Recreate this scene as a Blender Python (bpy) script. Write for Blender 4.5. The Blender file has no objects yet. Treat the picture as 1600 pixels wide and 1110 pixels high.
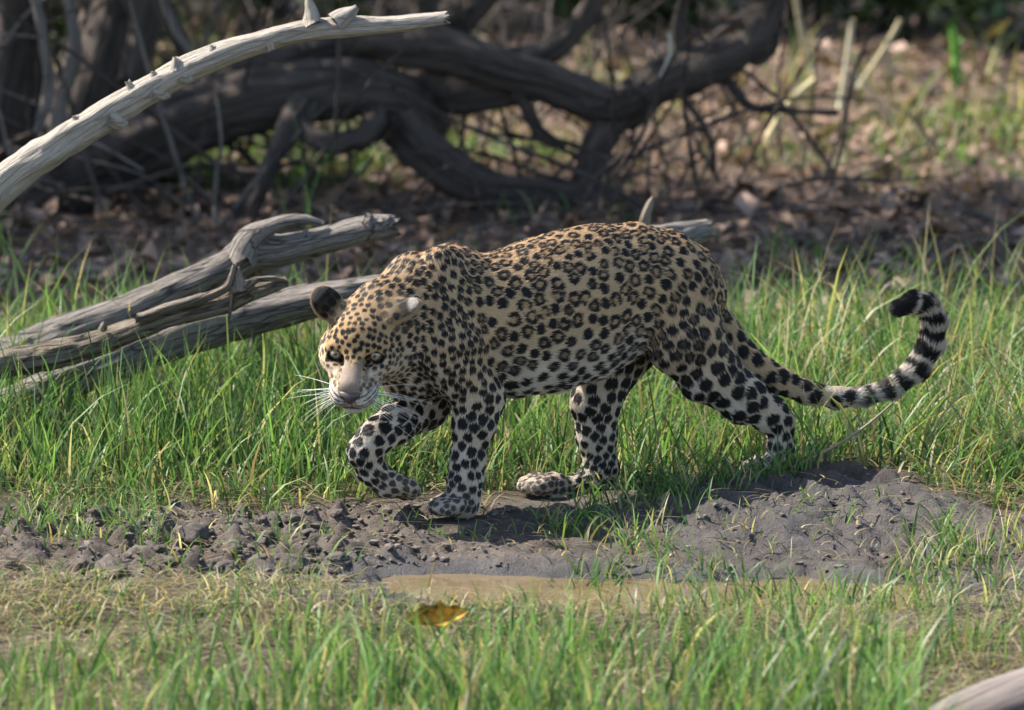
import bpy, math, random
import numpy as np
from mathutils import Vector, Matrix, kdtree

# ------------------------------------------------------------------ camera, sky, sun, exposure
S = bpy.context.scene
COL = S.collection
R = math.radians
PITCH = R(9.0); DIST = 16.0; PXM = 0.00145            # metres per photo pixel in the plane of the animal
TGT = np.array([0.0, 0.0, 0.355])
CAM = TGT + DIST * np.array([0.0, -math.cos(PITCH), math.sin(PITCH)])
cd = bpy.data.cameras.new('camera'); cam = bpy.data.objects.new('camera', cd); COL.objects.link(cam)
cam.location = CAM.tolist(); cam.rotation_euler = (math.pi / 2 - PITCH, 0, 0)
cd.sensor_width = 36.0; cd.lens = 36.0 * DIST / (1600 * PXM); cd.clip_start = 0.5; cd.clip_end = 2000
cd.dof.use_dof = True; cd.dof.focus_distance = DIST - 0.12; cd.dof.aperture_fstop = 4.0
S.camera = cam

SUN_EL, SUN_AZ = 48.0, 163.0       # azimuth counter-clockwise from +X: behind the animal and to the left
sdir = Vector((math.cos(R(SUN_EL)) * math.cos(R(SUN_AZ)), math.cos(R(SUN_EL)) * math.sin(R(SUN_AZ)), math.sin(R(SUN_EL))))
W = bpy.data.worlds.new('World'); S.world = W; W.use_nodes = True
wn = W.node_tree.nodes; wn.clear()
sky = wn.new('ShaderNodeTexSky'); sky.sky_type = 'NISHITA'; sky.sun_disc = False
sky.sun_elevation = R(SUN_EL); sky.sun_rotation = math.atan2(sdir.x, sdir.y)
bg = wn.new('ShaderNodeBackground'); bg.inputs['Strength'].default_value = 0.125
wo = wn.new('ShaderNodeOutputWorld')
W.node_tree.links.new(sky.outputs[0], bg.inputs[0]); W.node_tree.links.new(bg.outputs[0], wo.inputs[0])
sl = bpy.data.lights.new('sun', 'SUN'); sl.energy = 5.0; sl.angle = R(0.53); sl.color = (1.0, 0.94, 0.84)
so = bpy.data.objects.new('sun', sl); COL.objects.link(so)
so.rotation_euler = sdir.to_track_quat('Z', 'Y').to_euler(); so.location = (sdir * 30).to_tuple()
S.view_settings.view_transform = 'Standard'; S.view_settings.look = 'None'
S.view_settings.exposure = 1.58; S.view_settings.gamma = 1.0; S.view_settings.use_curve_mapping = False
S.render.engine = 'CYCLES'
S.cycles.use_denoising = True
S.cycles.max_bounces = 5; S.cycles.diffuse_bounces = 2; S.cycles.transmission_bounces = 3
S.cycles.transparent_max_bounces = 8; S.cycles.caustics_reflective = False; S.cycles.caustics_refractive = False
S.cycles.sample_clamp_indirect = 4.0

rng = np.random.default_rng(11)
random.seed(5)

# ------------------------------------------------------------------ helpers
_f = 1600 * PXM and DIST / PXM
_fw = np.array([0.0, math.cos(PITCH), -math.sin(PITCH)]); _up = np.array([0.0, math.sin(PITCH), math.cos(PITCH)])
def ray(px, py):
    return _fw * _f + np.array([1.0, 0, 0]) * (px - 800) + _up * (555 - py)
def at(px, py, Y):                       # world point seen at a photo pixel in the vertical plane y = Y
    d = ray(px, py); return CAM + d * ((Y - CAM[1]) / d[1])
def gnd(px, py, z=0.0):                  # world point seen at a photo pixel on the level z
    d = ray(px, py); return CAM + d * ((z - CAM[2]) / d[2])
def proj(p):                             # photo pixel of world points (n,3)
    q = np.asarray(p) - CAM; dep = q @ _fw
    return 800 + q[..., 0] / dep * _f, 555 - (q @ _up) / dep * _f
def unit(v):
    v = np.asarray(v, float); return v / np.maximum(np.linalg.norm(v, axis=-1, keepdims=True), 1e-9)
def smooth(a, b, x):
    t = np.clip((x - a) / (b - a), 0, 1); return t * t * (3 - 2 * t)

def _hash(i, j, k, s):
    n = (i * 374761393 + j * 668265263 + k * 2147483647 + s * 974634777) & 0xffffffff
    n = ((n ^ (n >> 13)) * 1274126177) & 0xffffffff
    n = ((n ^ (n >> 15)) * 2246822519) & 0xffffffff
    return ((n ^ (n >> 16)) & 0xffffff) / float(0xffffff)
def vnoise(p, s=0):                      # value noise, -1..1, (n,3)
    p = np.asarray(p, float); i = np.floor(p).astype(np.int64); f = p - i; f = f * f * (3 - 2 * f)
    out = 0
    for a in (0, 1):
        wa = f[:, 0] if a else 1 - f[:, 0]
        for b in (0, 1):
            wb = f[:, 1] if b else 1 - f[:, 1]
            for c in (0, 1):
                wc = f[:, 2] if c else 1 - f[:, 2]
                out = out + wa * wb * wc * _hash(i[:, 0] + a, i[:, 1] + b, i[:, 2] + c, s)
    return out * 2 - 1
def fbm(p, o=4, s=0):
    t = 0; a = 1.0; q = np.asarray(p, float)
    for k in range(o):
        t = t + a * vnoise(q, s + k); q = q * 2.03 + 17.1; a *= 0.5
    return t

def mesh_np(name, v, faces, mat, parent=None, smooth_shade=True, colors=None, link=True):
    """faces: (n,3) or (n,4) int array, or a list of such arrays; colors: dict name -> (nv,4)"""
    if not isinstance(faces, list): faces = [faces]
    me = bpy.data.meshes.new(name)
    v = np.asarray(v, np.float32); me.vertices.add(len(v)); me.vertices.foreach_set('co', v.ravel())
    loops = np.concatenate([f.ravel() for f in faces]).astype(np.int32)
    sizes = np.concatenate([np.full(len(f), f.shape[1], np.int32) for f in faces])
    starts = np.concatenate([[0], np.cumsum(sizes)[:-1]]).astype(np.int32)
    me.loops.add(len(loops)); me.loops.foreach_set('vertex_index', loops)
    me.polygons.add(len(sizes)); me.polygons.foreach_set('loop_start', starts)
    me.polygons.foreach_set('use_smooth', np.full(len(sizes), smooth_shade))
    me.update(calc_edges=True); me.validate()
    if colors:
        for k, c in colors.items():
            at_ = me.attributes.new(k, 'FLOAT_COLOR', 'POINT'); at_.data.foreach_set('color', np.asarray(c, np.float32).ravel())
    if mat: me.materials.append(mat)
    if not link: return me
    o = bpy.data.objects.new(name, me); COL.objects.link(o)
    if parent: o.parent = parent
    return o
def tag(o, label=None, cat=None, group=None, kind=None):
    if label: o['label'] = label
    if cat: o['category'] = cat
    if group: o['group'] = group
    if kind: o['kind'] = kind
    return o
def empty(name, loc):
    e = bpy.data.objects.new(name, None); COL.objects.link(e); e.location = tuple(float(c) for c in loc); e.empty_display_size = 0.1
    bpy.context.view_layer.update()
    return e
def adopt(child, parent):                # child keeps its world place
    child.parent = parent; child.matrix_parent_inverse = Matrix.Translation(-Vector(parent.location))
    return child

# ------------------------------------------------------------------ materials
def nodes(name):
    m = bpy.data.materials.new(name); m.use_nodes = True
    nt = m.node_tree; b = nt.nodes['Principled BSDF']; return m, nt, b
def ramp(nt, fac, stops):
    r = nt.nodes.new('ShaderNodeValToRGB'); e = r.color_ramp.elements
    e[0].position, e[0].color = stops[0][0], (*stops[0][1], 1); e[1].position, e[1].color = stops[1][0], (*stops[1][1], 1)
    for p, c in stops[2:]:
        n = e.new(p); n.color = (*c, 1)
    nt.links.new(fac, r.inputs[0]); return r.outputs[0]
def noise(nt, scale, detail=5, rough=0.6, vec=None, dist=0.0):
    n = nt.nodes.new('ShaderNodeTexNoise'); n.inputs['Scale'].default_value = scale; n.inputs['Detail'].default_value = detail
    n.inputs['Roughness'].default_value = rough; n.inputs['Distortion'].default_value = dist
    if vec: nt.links.new(vec, n.inputs['Vector'])
    return n.outputs['Fac']
def objco(nt, scale=(1, 1, 1)):
    t = nt.nodes.new('ShaderNodeTexCoord'); m = nt.nodes.new('ShaderNodeMapping'); m.inputs['Scale'].default_value = scale
    nt.links.new(t.outputs['Object'], m.inputs[0]); return m.outputs[0]
def bump(nt, b, h, strength, dist):
    n = nt.nodes.new('ShaderNodeBump'); n.inputs['Strength'].default_value = strength; n.inputs['Distance'].default_value = dist
    nt.links.new(h, n.inputs['Height']); nt.links.new(n.outputs[0], b.inputs['Normal'])
def mixc(nt, fac, a, b, mode='MIX'):
    m = nt.nodes.new('ShaderNodeMix'); m.data_type = 'RGBA'; m.blend_type = mode
    for s, v in ((m.inputs[0], fac), (m.inputs[6], a), (m.inputs[7], b)):
        if isinstance(v, (int, float)): s.default_value = v
        elif isinstance(v, tuple): s.default_value = (*v, 1)
        else: nt.links.new(v, s)
    return m.outputs[2]
def attr(nt, name):
    a = nt.nodes.new('ShaderNodeAttribute'); a.attribute_name = name; return a

def mat_attr(name, rough=0.8, spec=0.25, bump_scale=None, bump_str=0.3, bump_dist=0.002):
    m, nt, b = nodes(name); nt.links.new(attr(nt, 'col').outputs['Color'], b.inputs['Base Color'])
    b.inputs['Roughness'].default_value = rough; b.inputs['Specular IOR Level'].default_value = spec
    if bump_scale: bump(nt, b, noise(nt, bump_scale, 4), bump_str, bump_dist)
    return m
def mat_leafy(name, trans=0.4, rough=0.55, spec=0.3):
    m, nt, b = nodes(name); a = attr(nt, 'col').outputs['Color']
    nt.links.new(a, b.inputs['Base Color']); b.inputs['Roughness'].default_value = rough; b.inputs['Specular IOR Level'].default_value = spec
    t = nt.nodes.new('ShaderNodeBsdfTranslucent')
    nt.links.new(mixc(nt, 1.0, a, (1.05, 1.10, 0.60), 'MULTIPLY'), t.inputs[0])
    mx = nt.nodes.new('ShaderNodeMixShader'); mx.inputs[0].default_value = trans
    nt.links.new(b.outputs[0], mx.inputs[1]); nt.links.new(t.outputs[0], mx.inputs[2])
    nt.links.new(mx.outputs[0], nt.nodes['Material Output'].inputs[0]); return m
# ------------------------------------------------------------------ the ground
PAWS = [(b_x, b_y, b_z, b_r) for b_x, b_y, b_z, b_r in ((-.130, -.165, .004, .10), (.045, .09, .006, .13), (.575, .225, .018, .12))]
def puddle_d(x, y):                      # <1 inside the puddle
    p = np.stack([x * 3.1, y * 3.1, np.zeros_like(x)], 1)
    wx = x + .07 * vnoise(p, 81) + .03 * vnoise(p * 3.3, 82); wy = y + .06 * vnoise(p, 83) + .025 * vnoise(p * 3.3, 84)
    a = np.sqrt(((wx - .32) / .62) ** 2 + ((wy + .98) / .22) ** 2)
    b = np.sqrt(((wx + .02) / .30) ** 2 + ((wy + .80) / .13) ** 2)
    return np.minimum(a, b)
def mud_w(x, y):                         # bare mud, 0..1
    p = np.stack([x * 2.2, y * 2.2, np.zeros_like(x)], 1); q = p * 4.1
    wy = y + .10 * vnoise(p, 91) + .05 * vnoise(q, 92)
    front = -1.36 + .42 * smooth(-.15, -.75, x); back = -.02 + .18 * np.exp(-((x - .62) / .42) ** 2) - .12 * smooth(-.5, -1.1, x)
    w = smooth(front - .10, front + .08, wy) * smooth(back + .09, back - .07, wy)
    return w * smooth(-1.75, -1.15, x + .2 * vnoise(p, 93)) * smooth(1.95, 1.35, x + .2 * vnoise(p, 94))
def gheight(x, y):
    x = np.asarray(x, float); y = np.asarray(y, float); sh = x.shape; x = x.ravel(); y = y.ravel()
    p = np.stack([x, y, np.zeros_like(x)], 1)
    h = .020 * vnoise(p * .9, 1) + .012 * vnoise(p * 2.6, 2) + .006 * fbm(p * 9, 2, 3)
    m = mud_w(x, y)
    rough = .55 + 1.0 * smooth(.05, -.45, x) * smooth(-1.1, -.9, y) + .25 * smooth(.3, .8, x)
    lump = np.abs(fbm(p * 13, 3, 12)); crumb = fbm(p * 46, 3, 18)
    h = h + m * rough * (.026 * (lump - .35) + .0070 * crumb - .014 * smooth(.10, .0, np.abs(vnoise(p * 11 + .3 * fbm(p * 30, 2, 7)[:, None], 23)))) + m * .0022 * fbm(p * 120, 2, 19)
    cl = vnoise(p * 7.5 + 4.2, 33); h = h + m * .022 * smooth(.25, .75, cl) * smooth(.0, -.35, x) * smooth(-.25, -.45, y)
    # trodden bank on the right
    fold = .5 + .5 * np.sin((x * 1.3 + y * 1.4) * 34 + 4.2 * vnoise(p * 6, 44)) + .6 * fbm(np.stack([x * 30 + y * 22, y * 9 - x * 6, x * 0], 1), 3, 48)
    bk = np.exp(-((x - .66) / .40) ** 4) * smooth(-.60, -.16, y + .05 * vnoise(p * 4, 45)) * smooth(.55, .12, y)
    h = h + bk * (.046 + .017 * fold + .012 * vnoise(p * 9, 46) + .010 * np.abs(fbm(p * 17, 3, 47)))
    d = puddle_d(x, y); h = h * smooth(.70, 1.5, d) + (-.046) * smooth(1.42, .62, d) + .011 * fbm(p * 8, 3, 61) * smooth(.5, .9, d) * smooth(1.7, 1.2, d)
    for ax_, ay_, az_, ar_ in PAWS:
        t = smooth(ar_, ar_ * .55, np.hypot(x - ax_, y - ay_)); h = h * (1 - t) + az_ * t
    fade = smooth(60, 14, np.hypot(x, y)); return (h * fade).reshape(sh)
def axis_vals(fine, lo, hi, step_c, far):
    a = np.arange(lo, hi, step_c); 
    return a
def grow(s, first, far):
    o = []; v = s; st = first
    while abs(v) < far:
        v = v + st; o.append(v); st *= 1.22
    return o
xs = np.concatenate([np.array(grow(-2.4, -.06, 400))[::-1], np.arange(-2.4, -1.4, .03), np.arange(-1.4, 1.4, .0105), np.arange(1.4, 2.4, .03), [2.4], grow(2.4, .06, 400)])
ys = np.concatenate([np.array(grow(-2.8, -.06, 400))[::-1], np.arange(-2.8, -1.45, .03), np.arange(-1.45, .55, .0105), np.arange(.55, 3, .03), np.arange(3, 12, .08), [12.0], grow(12, .2, 400)])
GX, GY = np.meshgrid(xs, ys, indexing='ij'); GZ = gheight(GX, GY)
nx_, ny_ = len(xs), len(ys); ii = np.arange(nx_ * ny_).reshape(nx_, ny_)
gq = np.stack([ii[:-1, :-1], ii[1:, :-1], ii[1:, 1:], ii[:-1, 1:]], -1).reshape(-1, 4)
fx, fy = GX.ravel(), GY.ravel(); mw = mud_w(fx, fy); pdv = puddle_d(fx, fy)
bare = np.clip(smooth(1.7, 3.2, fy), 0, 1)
wet = smooth(1.9, 1.05, pdv)
wet = np.maximum(wet, .75 * np.exp(-((fx - .66) / .42) ** 4) * smooth(-.7, -.4, fy) * smooth(.05, -.10, fy))
m_gr, nt, b = nodes('ground')
mk = nt.nodes.new('ShaderNodeSeparateColor'); nt.links.new(attr(nt, 'col').outputs['Color'], mk.inputs[0])
oc = objco(nt)
n1 = noise(nt, 9, 7, .65, oc); n2 = noise(nt, 55, 6, .7, oc); n3 = noise(nt, 2.2, 4, .6, oc)
mudc = ramp(nt, n1, [(.3, (.070, .052, .040)), (.72, (.175, .140, .112))])
mudc = mixc(nt, .35, mudc, ramp(nt, n2, [(.35, (.035, .028, .024)), (.65, (.185, .160, .138))]))
mudc = mixc(nt, ramp(nt, n3, [(.42, (0, 0, 0)), (.58, (.75, .75, .75))]), mudc, (.058, .043, .034))
wetc = ramp(nt, n1, [(.3, (.042, .037, .037)), (.7, (.098, .088, .086))])
mudc = mixc(nt, mk.outputs[2], mudc, wetc)
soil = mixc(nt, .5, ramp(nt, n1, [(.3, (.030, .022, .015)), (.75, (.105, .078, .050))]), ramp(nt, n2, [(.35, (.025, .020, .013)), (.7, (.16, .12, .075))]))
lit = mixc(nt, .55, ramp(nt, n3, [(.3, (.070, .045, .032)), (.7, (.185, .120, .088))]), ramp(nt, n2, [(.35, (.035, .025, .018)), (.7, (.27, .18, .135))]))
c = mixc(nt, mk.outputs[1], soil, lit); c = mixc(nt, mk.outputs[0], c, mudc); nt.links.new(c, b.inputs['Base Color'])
rr_ = nt.nodes.new('ShaderNodeMapRange'); nt.links.new(mk.outputs[2], rr_.inputs[0]); rr_.inputs[3].default_value = .92; rr_.inputs[4].default_value = .55
nt.links.new(rr_.outputs[0], b.inputs['Roughness']); b.inputs['Specular IOR Level'].default_value = .3
hm = nt.nodes.new('ShaderNodeMath'); hm.operation = 'ADD'; nt.links.new(n2, hm.inputs[0]); nt.links.new(noise(nt, 190, 5, .7, oc), hm.inputs[1])
bump(nt, b, hm.outputs[0], 1.0, .012)
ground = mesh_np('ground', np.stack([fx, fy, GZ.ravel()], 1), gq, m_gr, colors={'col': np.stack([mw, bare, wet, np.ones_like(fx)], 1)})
tag(ground, kind='structure')

# ------------------------------------------------------------------ puddle
m_w, nt, b = nodes('muddy_water'); oc = objco(nt, (1, 1.6, 1))
nt.links.new(ramp(nt, noise(nt, 4, 4, .6, oc), [(.3, (.095, .068, .036)), (.7, (.145, .106, .060))]), b.inputs['Base Color'])
b.inputs['Roughness'].default_value = .035; b.inputs['IOR'].default_value = 1.33; bump(nt, b, noise(nt, 22, 3, .5, oc), .10, .004)
wl = -.020; wa = np.linspace(0, 2 * math.pi, 72, endpoint=False)
wr = np.linspace(0, 1, 10)
wv = np.array([[.36 + 1.05 * r_ * math.cos(a), -.98 + .52 * r_ * math.sin(a), wl] for r_ in wr for a in wa])
wq = np.array([[i * 72 + j, (i + 1) * 72 + j, (i + 1) * 72 + (j + 1) % 72, i * 72 + (j + 1) % 72] for i in range(9) for j in range(72)])
tag(mesh_np('puddle_water', wv, wq[:, ::-1] if False else wq, m_w), kind='structure')

# ------------------------------------------------------------------ wood
def catmull(P, n):
    P = np.asarray(P, float); Q = np.vstack([2 * P[0] - P[1], P, 2 * P[-1] - P[-2]]); out = []
    for i in range(len(P) - 1):
        p0, p1, p2, p3 = Q[i:i + 4]
        for t in np.linspace(0, 1, n, endpoint=False):
            out.append(.5 * (2 * p1 + (p2 - p0) * t + (2 * p0 - 5 * p1 + 4 * p2 - p3) * t * t + (3 * p1 - p0 - 3 * p2 + p3) * t ** 3))
    out.append(P[-1]); return np.array(out)
def tube(pts, radii, n=6, m=14, rough=.08, grain=.04, jag=.0, seed=0, flat=1.0):
    """bark-covered limb: returns verts, quads, caps, bark coordinates"""
    A = catmull(np.column_stack([pts, radii]), n); C = A[:, :3]; r = np.maximum(A[:, 3], .0008)
    d = unit(np.gradient(C, axis=0)); s = np.concatenate([[0], np.cumsum(np.linalg.norm(np.diff(C, axis=0), axis=1))])
    u = unit(np.cross(d[0], [.13, .31, .94])); U = []
    for i in range(len(C)):
        u = unit(u - d[i] * (u @ d[i])); U.append(u)
    U = np.array(U); Vv = np.cross(d, U); th = np.linspace(0, 2 * math.pi, m, endpoint=False)
    ct, st = np.cos(th), np.sin(th); S_, TH = np.meshgrid(s, th, indexing='ij')
    rm = float(np.mean(r))
    q = np.stack([np.cos(TH) * 1.3, np.sin(TH) * 1.3, S_ / (rm * 3)], -1).reshape(-1, 3) + seed * 7.7
    q2 = np.stack([np.cos(TH) * 4.5, np.sin(TH) * 4.5, S_ / (rm * 6)], -1).reshape(-1, 3) + seed * 3.1
    k = 1 + rough * fbm(q, 3, seed) + grain * fbm(q2, 3, seed + 9)
    R_ = r[:, None] * k.reshape(S_.shape)
    V = C[:, None] + R_[..., None] * (U[:, None] * ct[None, :, None] + Vv[:, None] * st[None, :, None] * flat)
    if jag:
        for e, sg in ((0, -1), (-1, 1)):
            V[e] = V[e] + d[e] * (sg * jag * r[e] * rng.uniform(-.4, 1.0, m))[:, None]
    bark = np.stack([np.cos(TH) * R_, np.sin(TH) * R_, S_ * .075], -1).reshape(-1, 3)
    L = len(C); idx = np.arange(L * m).reshape(L, m)
    Q = np.stack([idx[:-1], idx[1:], np.roll(idx[1:], -1, 1), np.roll(idx[:-1], -1, 1)], -1).reshape(-1, 4)[:, ::-1]
    V = V.reshape(-1, 3); c0, c1 = len(V), len(V) + 1
    V = np.vstack([V, C[0] + d[0] * r[0] * .15, C[-1] - d[-1] * r[-1] * .15]); bark = np.vstack([bark, bark[0], bark[-1]])
    t0 = np.stack([np.full(m, c0), idx[0], np.roll(idx[0], -1)], 1)[:, ::-1]; t1 = np.stack([np.full(m, c1), idx[-1], np.roll(idx[-1], -1)], 1)
    return V, Q, np.vstack([t0[:, ::-1], t1[:, ::-1]]), bark
def join(parts):
    V, Q, T_, B = [], [], [], []; o = 0
    for v, q, t, b_ in parts:
        V.append(v); Q.append(q + o); T_.append(t + o); B.append(b_); o += len(v)
    return np.vstack(V), np.vstack(Q), np.vstack(T_), np.vstack(B)
def wood(name, parts, mat, parent=None):
    v, q, t, b_ = join(parts) if isinstance(parts, list) else parts
    o = mesh_np(name, v, [q, t], mat, colors={'bark': np.concatenate([b_, np.ones((len(b_), 1))], 1)})
    if parent: adopt(o, parent)
    return o
def mat_wood(name, dark, mid, light, cracks=.5, bstr=.7, bdist=.006, scale=60):
    m, nt, b = nodes(name); a = attr(nt, 'bark').outputs['Vector']
    g1 = noise(nt, scale, 7, .65, a, .6); g2 = noise(nt, scale * .22, 4, .6, a); g3 = noise(nt, scale * 4, 5, .75, a, .4)
    c = ramp(nt, g1, [(.28, dark), (.5, mid), (.75, light)]); c = mixc(nt, .35, c, ramp(nt, g2, [(.3, dark), (.7, light)])); c = mixc(nt, .45, c, ramp(nt, g3, [(.38, dark), (.62, light)]))
    v = nt.nodes.new('ShaderNodeTexVoronoi'); v.feature = 'DISTANCE_TO_EDGE'; v.inputs['Scale'].default_value = scale * .55; nt.links.new(a, v.inputs['Vector'])
    ck = nt.nodes.new('ShaderNodeMapRange'); nt.links.new(v.outputs[0], ck.inputs[0]); ck.inputs[2].default_value = .06; ck.inputs[3].default_value = 1 - cracks; ck.inputs[4].default_value = 1
    c = mixc(nt, 1.0, c, ck.outputs[0], 'MULTIPLY'); nt.links.new(c, b.inputs['Base Color'])
    b.inputs['Roughness'].default_value = .85; b.inputs['Specular IOR Level'].default_value = .2
    h = nt.nodes.new('ShaderNodeMath'); h.operation = 'MULTIPLY_ADD'; nt.links.new(g1, h.inputs[0]); h.inputs[1].default_value = 1.0; nt.links.new(ck.outputs[0], h.inputs[2])
    h2 = nt.nodes.new('ShaderNodeMath'); h2.operation = 'MULTIPLY_ADD'; nt.links.new(g3, h2.inputs[0]); h2.inputs[1].default_value = 1.1; nt.links.new(h.outputs[0], h2.inputs[2])
    bump(nt, b, h2.outputs[0], bstr, bdist); return m
m_bark = mat_wood('dark_bark', (.018, .014, .012), (.060, .047, .040), (.150, .120, .104), .5, .8, .012, 30)
m_pale = mat_wood('bleached_wood', (.30, .25, .20), (.47, .41, .34), (.60, .54, .46), .35, 1.0, .010, 90)
m_grey = mat_wood('weathered_wood', (.075, .062, .053), (.27, .235, .205), (.50, .45, .40), .75, 1.0, .016, 90)
m_split = mat_wood('split_wood', (.12, .085, .060), (.29, .225, .165), (.52, .45, .37), .75, 1.0, .016, 95)

def PT(rows, Y, dy=None):                # photo path rows (x, y, radius px[, depth offset]) -> points and radii
    P, r = [], []
    for row in rows:
        Yi = Y + (row[3] if len(row) > 3 else 0); p = at(row[0], row[1], Yi); P.append(p)
        r.append(row[2] * PXM * (p[1] - CAM[1]) / (DIST * math.cos(PITCH)))
    return P, r

# the sprawling dark tree
TY = 5.0
tree = empty('sprawling_tree', at(-40, 420, TY)); tree.location.z = 0
tag(tree, 'dark sprawling tree with low looping limbs in the shade behind the leopard', 'tree')
def limb(rows, name='limb', Y=TY, m=18, rough=.30, jag=0, seed=None, parent=tree, mat=None, n=5):
    p, r = PT(rows, Y); return wood(name, tube(p, r, n + 4, m, rough, .14, jag, seed if seed is not None else random.randint(0, 99)), mat or m_bark, parent)
limb([(-150, 560, 90, -.1), (-60, 430, 78), (40, 330, 62), (150, 255, 54), (260, 200, 48), (370, 165, 44), (470, 146, 42), (560, 135, 40), (625, 150, 36), (680, 190, 26, .2)], 'trunk', m=20)
limb([(30, 300, 40, .2), (150, 225, 36, .2), (300, 158, 32, .2), (430, 108, 30, .2), (540, 80, 30, .3), (640, 50, 34, .3), (720, 20, 30, .3), (800, -60, 26, .3)])
limb([(595, 140, 42), (632, 205, 38), (684, 252, 35), (760, 294, 33), (850, 312, 31), (935, 318, 28), (1000, 322, 18)])
limb([(482, 165, 20, -.1), (474, 198, 19, -.15), (508, 222, 17, -.2), (560, 213, 19, -.15), (588, 186, 20, -.1), (582, 150, 20)])
limb([(476, 165, 22, -.1), (446, 212, 16, -.2), (420, 268, 13, -.3), (398, 325, 10, -.3), (372, 372, 6, -.3)])
limb([(545, 70, 30, .1), (640, 72, 34), (710, 80, 36), (790, 112, 34), (850, 128, 32), (905, 150, 36), (962, 160, 38), (1025, 128, 34), (1085, 106, 32), (1140, 84, 26), (1185, 55, 18), (1212, 5, 14), (1225, -60, 12)])
limb([(630, 132, 32, .15), (720, 142, 32, .1), (800, 134, 30, .05), (858, 118, 24)])
limb([(775, 104, 26, .1), (835, 88, 24, .1), (885, 62, 18, .1), (925, 10, 15, .1), (950, -60, 13, .1)])
limb([(968, 165, 28), (930, 232, 23), (913, 288, 24), (905, 340, 20)])
limb([(1115, 100, 13), (1150, 142, 9), (1172, 168, 7), (1230, 173, 6), (1310, 176, 4.5)], m=8)
limb([(806, 140, 11), (838, 198, 10), (862, 218, 8), (884, 230, 7)], m=8)
limb([(1058, 140, 6), (1092, 185, 5.5), (1112, 225, 5), (1116, 270, 4)], m=8)
limb([(355, 255, 7, -.2), (375, 268, 6, -.2), (420, 266, 6, -.25), (470, 250, 4, -.3)], m=8)
limb([(530, 60, 4, -.6), (528, 130, 4, -.6), (524, 200, 3.5, -.6), (530, 235, 3, -.6)], m=6)
limb([(200, 130, 16, .3), (215, 40, 18, .4), (190, -60, 18, .4)])
limb([(1150, 60, 11), (1180, 95, 9), (1212, 60, 8), (1195, -10, 8)], m=8)
limb([(700, 80, 18, .1), (668, 30, 16, .2), (675, -40, 14, .2)])
limb([(1085, 108, 14), (1060, 60, 12), (1075, -30, 10)], m=8)
limb([(860, 310, 7, -.3), (840, 345, 6, -.35), (815, 372, 5, -.4)], m=6)
limb([(300, 130, 16, -.3), (285, 70, 14, -.3), (250, 0, 13, -.3), (225, -60, 12, -.3)])

limb([(85, 380, 74, .5), (110, 260, 66, .5), (150, 140, 64, .5), (195, 10, 62, .6), (220, -90, 60, .6)], m=18, rough=.26)
limb([(-30, 380, 60, .6), (-20, 220, 56, .6), (10, 60, 52, .7), (20, -90, 50, .7)])
limb([(58, 205, 8, -.5), (76, 140, 9, -.5), (68, 60, 8, -.5), (50, -30, 8, -.5)], m=8, mat=m_grey)
limb([(84, 250, 9, -.3), (94, 165, 11, -.3), (116, 80, 11, -.3), (104, -30, 11, -.3)], m=8, mat=m_grey)
limb([(320, 120, 7, -.4), (298, 80, 7, -.4), (272, 42, 7, -.4), (245, -30, 7, -.4)], m=8, mat=m_grey)
# leaf quads
m_leaf = mat_leafy('tree_leaf', .30, .5, .35)
def leaf_cloud(centres, spread, count, size, cols, flat=.5, up=.4):
    """real leaf-sized faces: a folded leaf of 4 triangles each"""
    n = count; ci = rng.integers(0, len(centres), n); p = np.asarray(centres)[ci] + rng.standard_normal((n, 3)) * np.asarray(spread)
    return leaves_at(p, size, cols, up)
def leaves_at(p, size, cols, up=.4, curl=.12, aspect=.5):
    n = len(p); d = unit(rng.standard_normal((n, 3)) * [1, 1, .6]); nn = unit(rng.standard_normal((n, 3)) + [0, 0, up * 3]); w = unit(np.cross(nn, d)); nn = np.cross(d, w)
    L = (size * rng.uniform(.6, 1.4, n))[:, None]; cu = rng.uniform(-1, 1, (n, 1)) * curl
    base = p - d * L * .5; tip = p + d * L * .5 - nn * L * np.abs(cu) * 1.2; mid = p + nn * L * cu
    a = mid + w * L * aspect * .5 + nn * L * .10; b_ = mid - w * L * aspect * .5 + nn * L * .10
    V = np.stack([base, a, tip, b_, mid], 1).reshape(-1, 3); o = np.arange(n)[:, None] * 5
    Fc = np.concatenate([o + [0, 1, 4], o + [1, 2, 4], o + [2, 3, 4], o + [3, 0, 4]], 0)
    cc = np.asarray(cols)[rng.integers(0, len(cols), n)] * rng.uniform(.7, 1.3, (n, 1)); cc = np.repeat(cc, 5, 0)
    return V, Fc, rgba(cc)
def rgba(c): return np.concatenate([c, np.ones((len(c), 1))], 1)
GREENS = [(.045, .085, .020), (.060, .105, .028), (.038, .065, .020), (.075, .115, .035)]
# crown added to the sprawling tree out of view, placed to throw dappled shade
sh = np.array([sdir.x / sdir.z, sdir.y / sdir.z])
def shade_crown(name, parent, xr, yr, hr_, n_cl, per, spread, gap=0.0):
    cs = []
    for i in range(n_cl):
        gx_, gy_ = rng.uniform(*xr), rng.uniform(*yr); h_ = rng.uniform(*hr_)
        cs.append((gx_ + sh[0] * h_, gy_ + sh[1] * h_, h_))
    V, Fc, c = leaf_cloud(cs, spread, n_cl * per, .085, GREENS)
    keep = V[:, 2].reshape(-1, 5).min(1) > .9; kv = np.repeat(keep, 5); idx = np.cumsum(keep) - 1
    Fk = Fc[keep[Fc[:, 0] // 5]]; Fk = idx[Fk // 5] * 5 + Fk % 5
    o = mesh_np(name, V[kv], Fk, m_leaf, colors={'col': c[kv]}, smooth_shade=False); adopt(o, parent); return cs
cs1 = shade_crown('crown', tree, (-5.4, 4.4), (3.0, 5.2), (1.5, 3.0), 150, 210, (.32, .26, .22))
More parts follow.
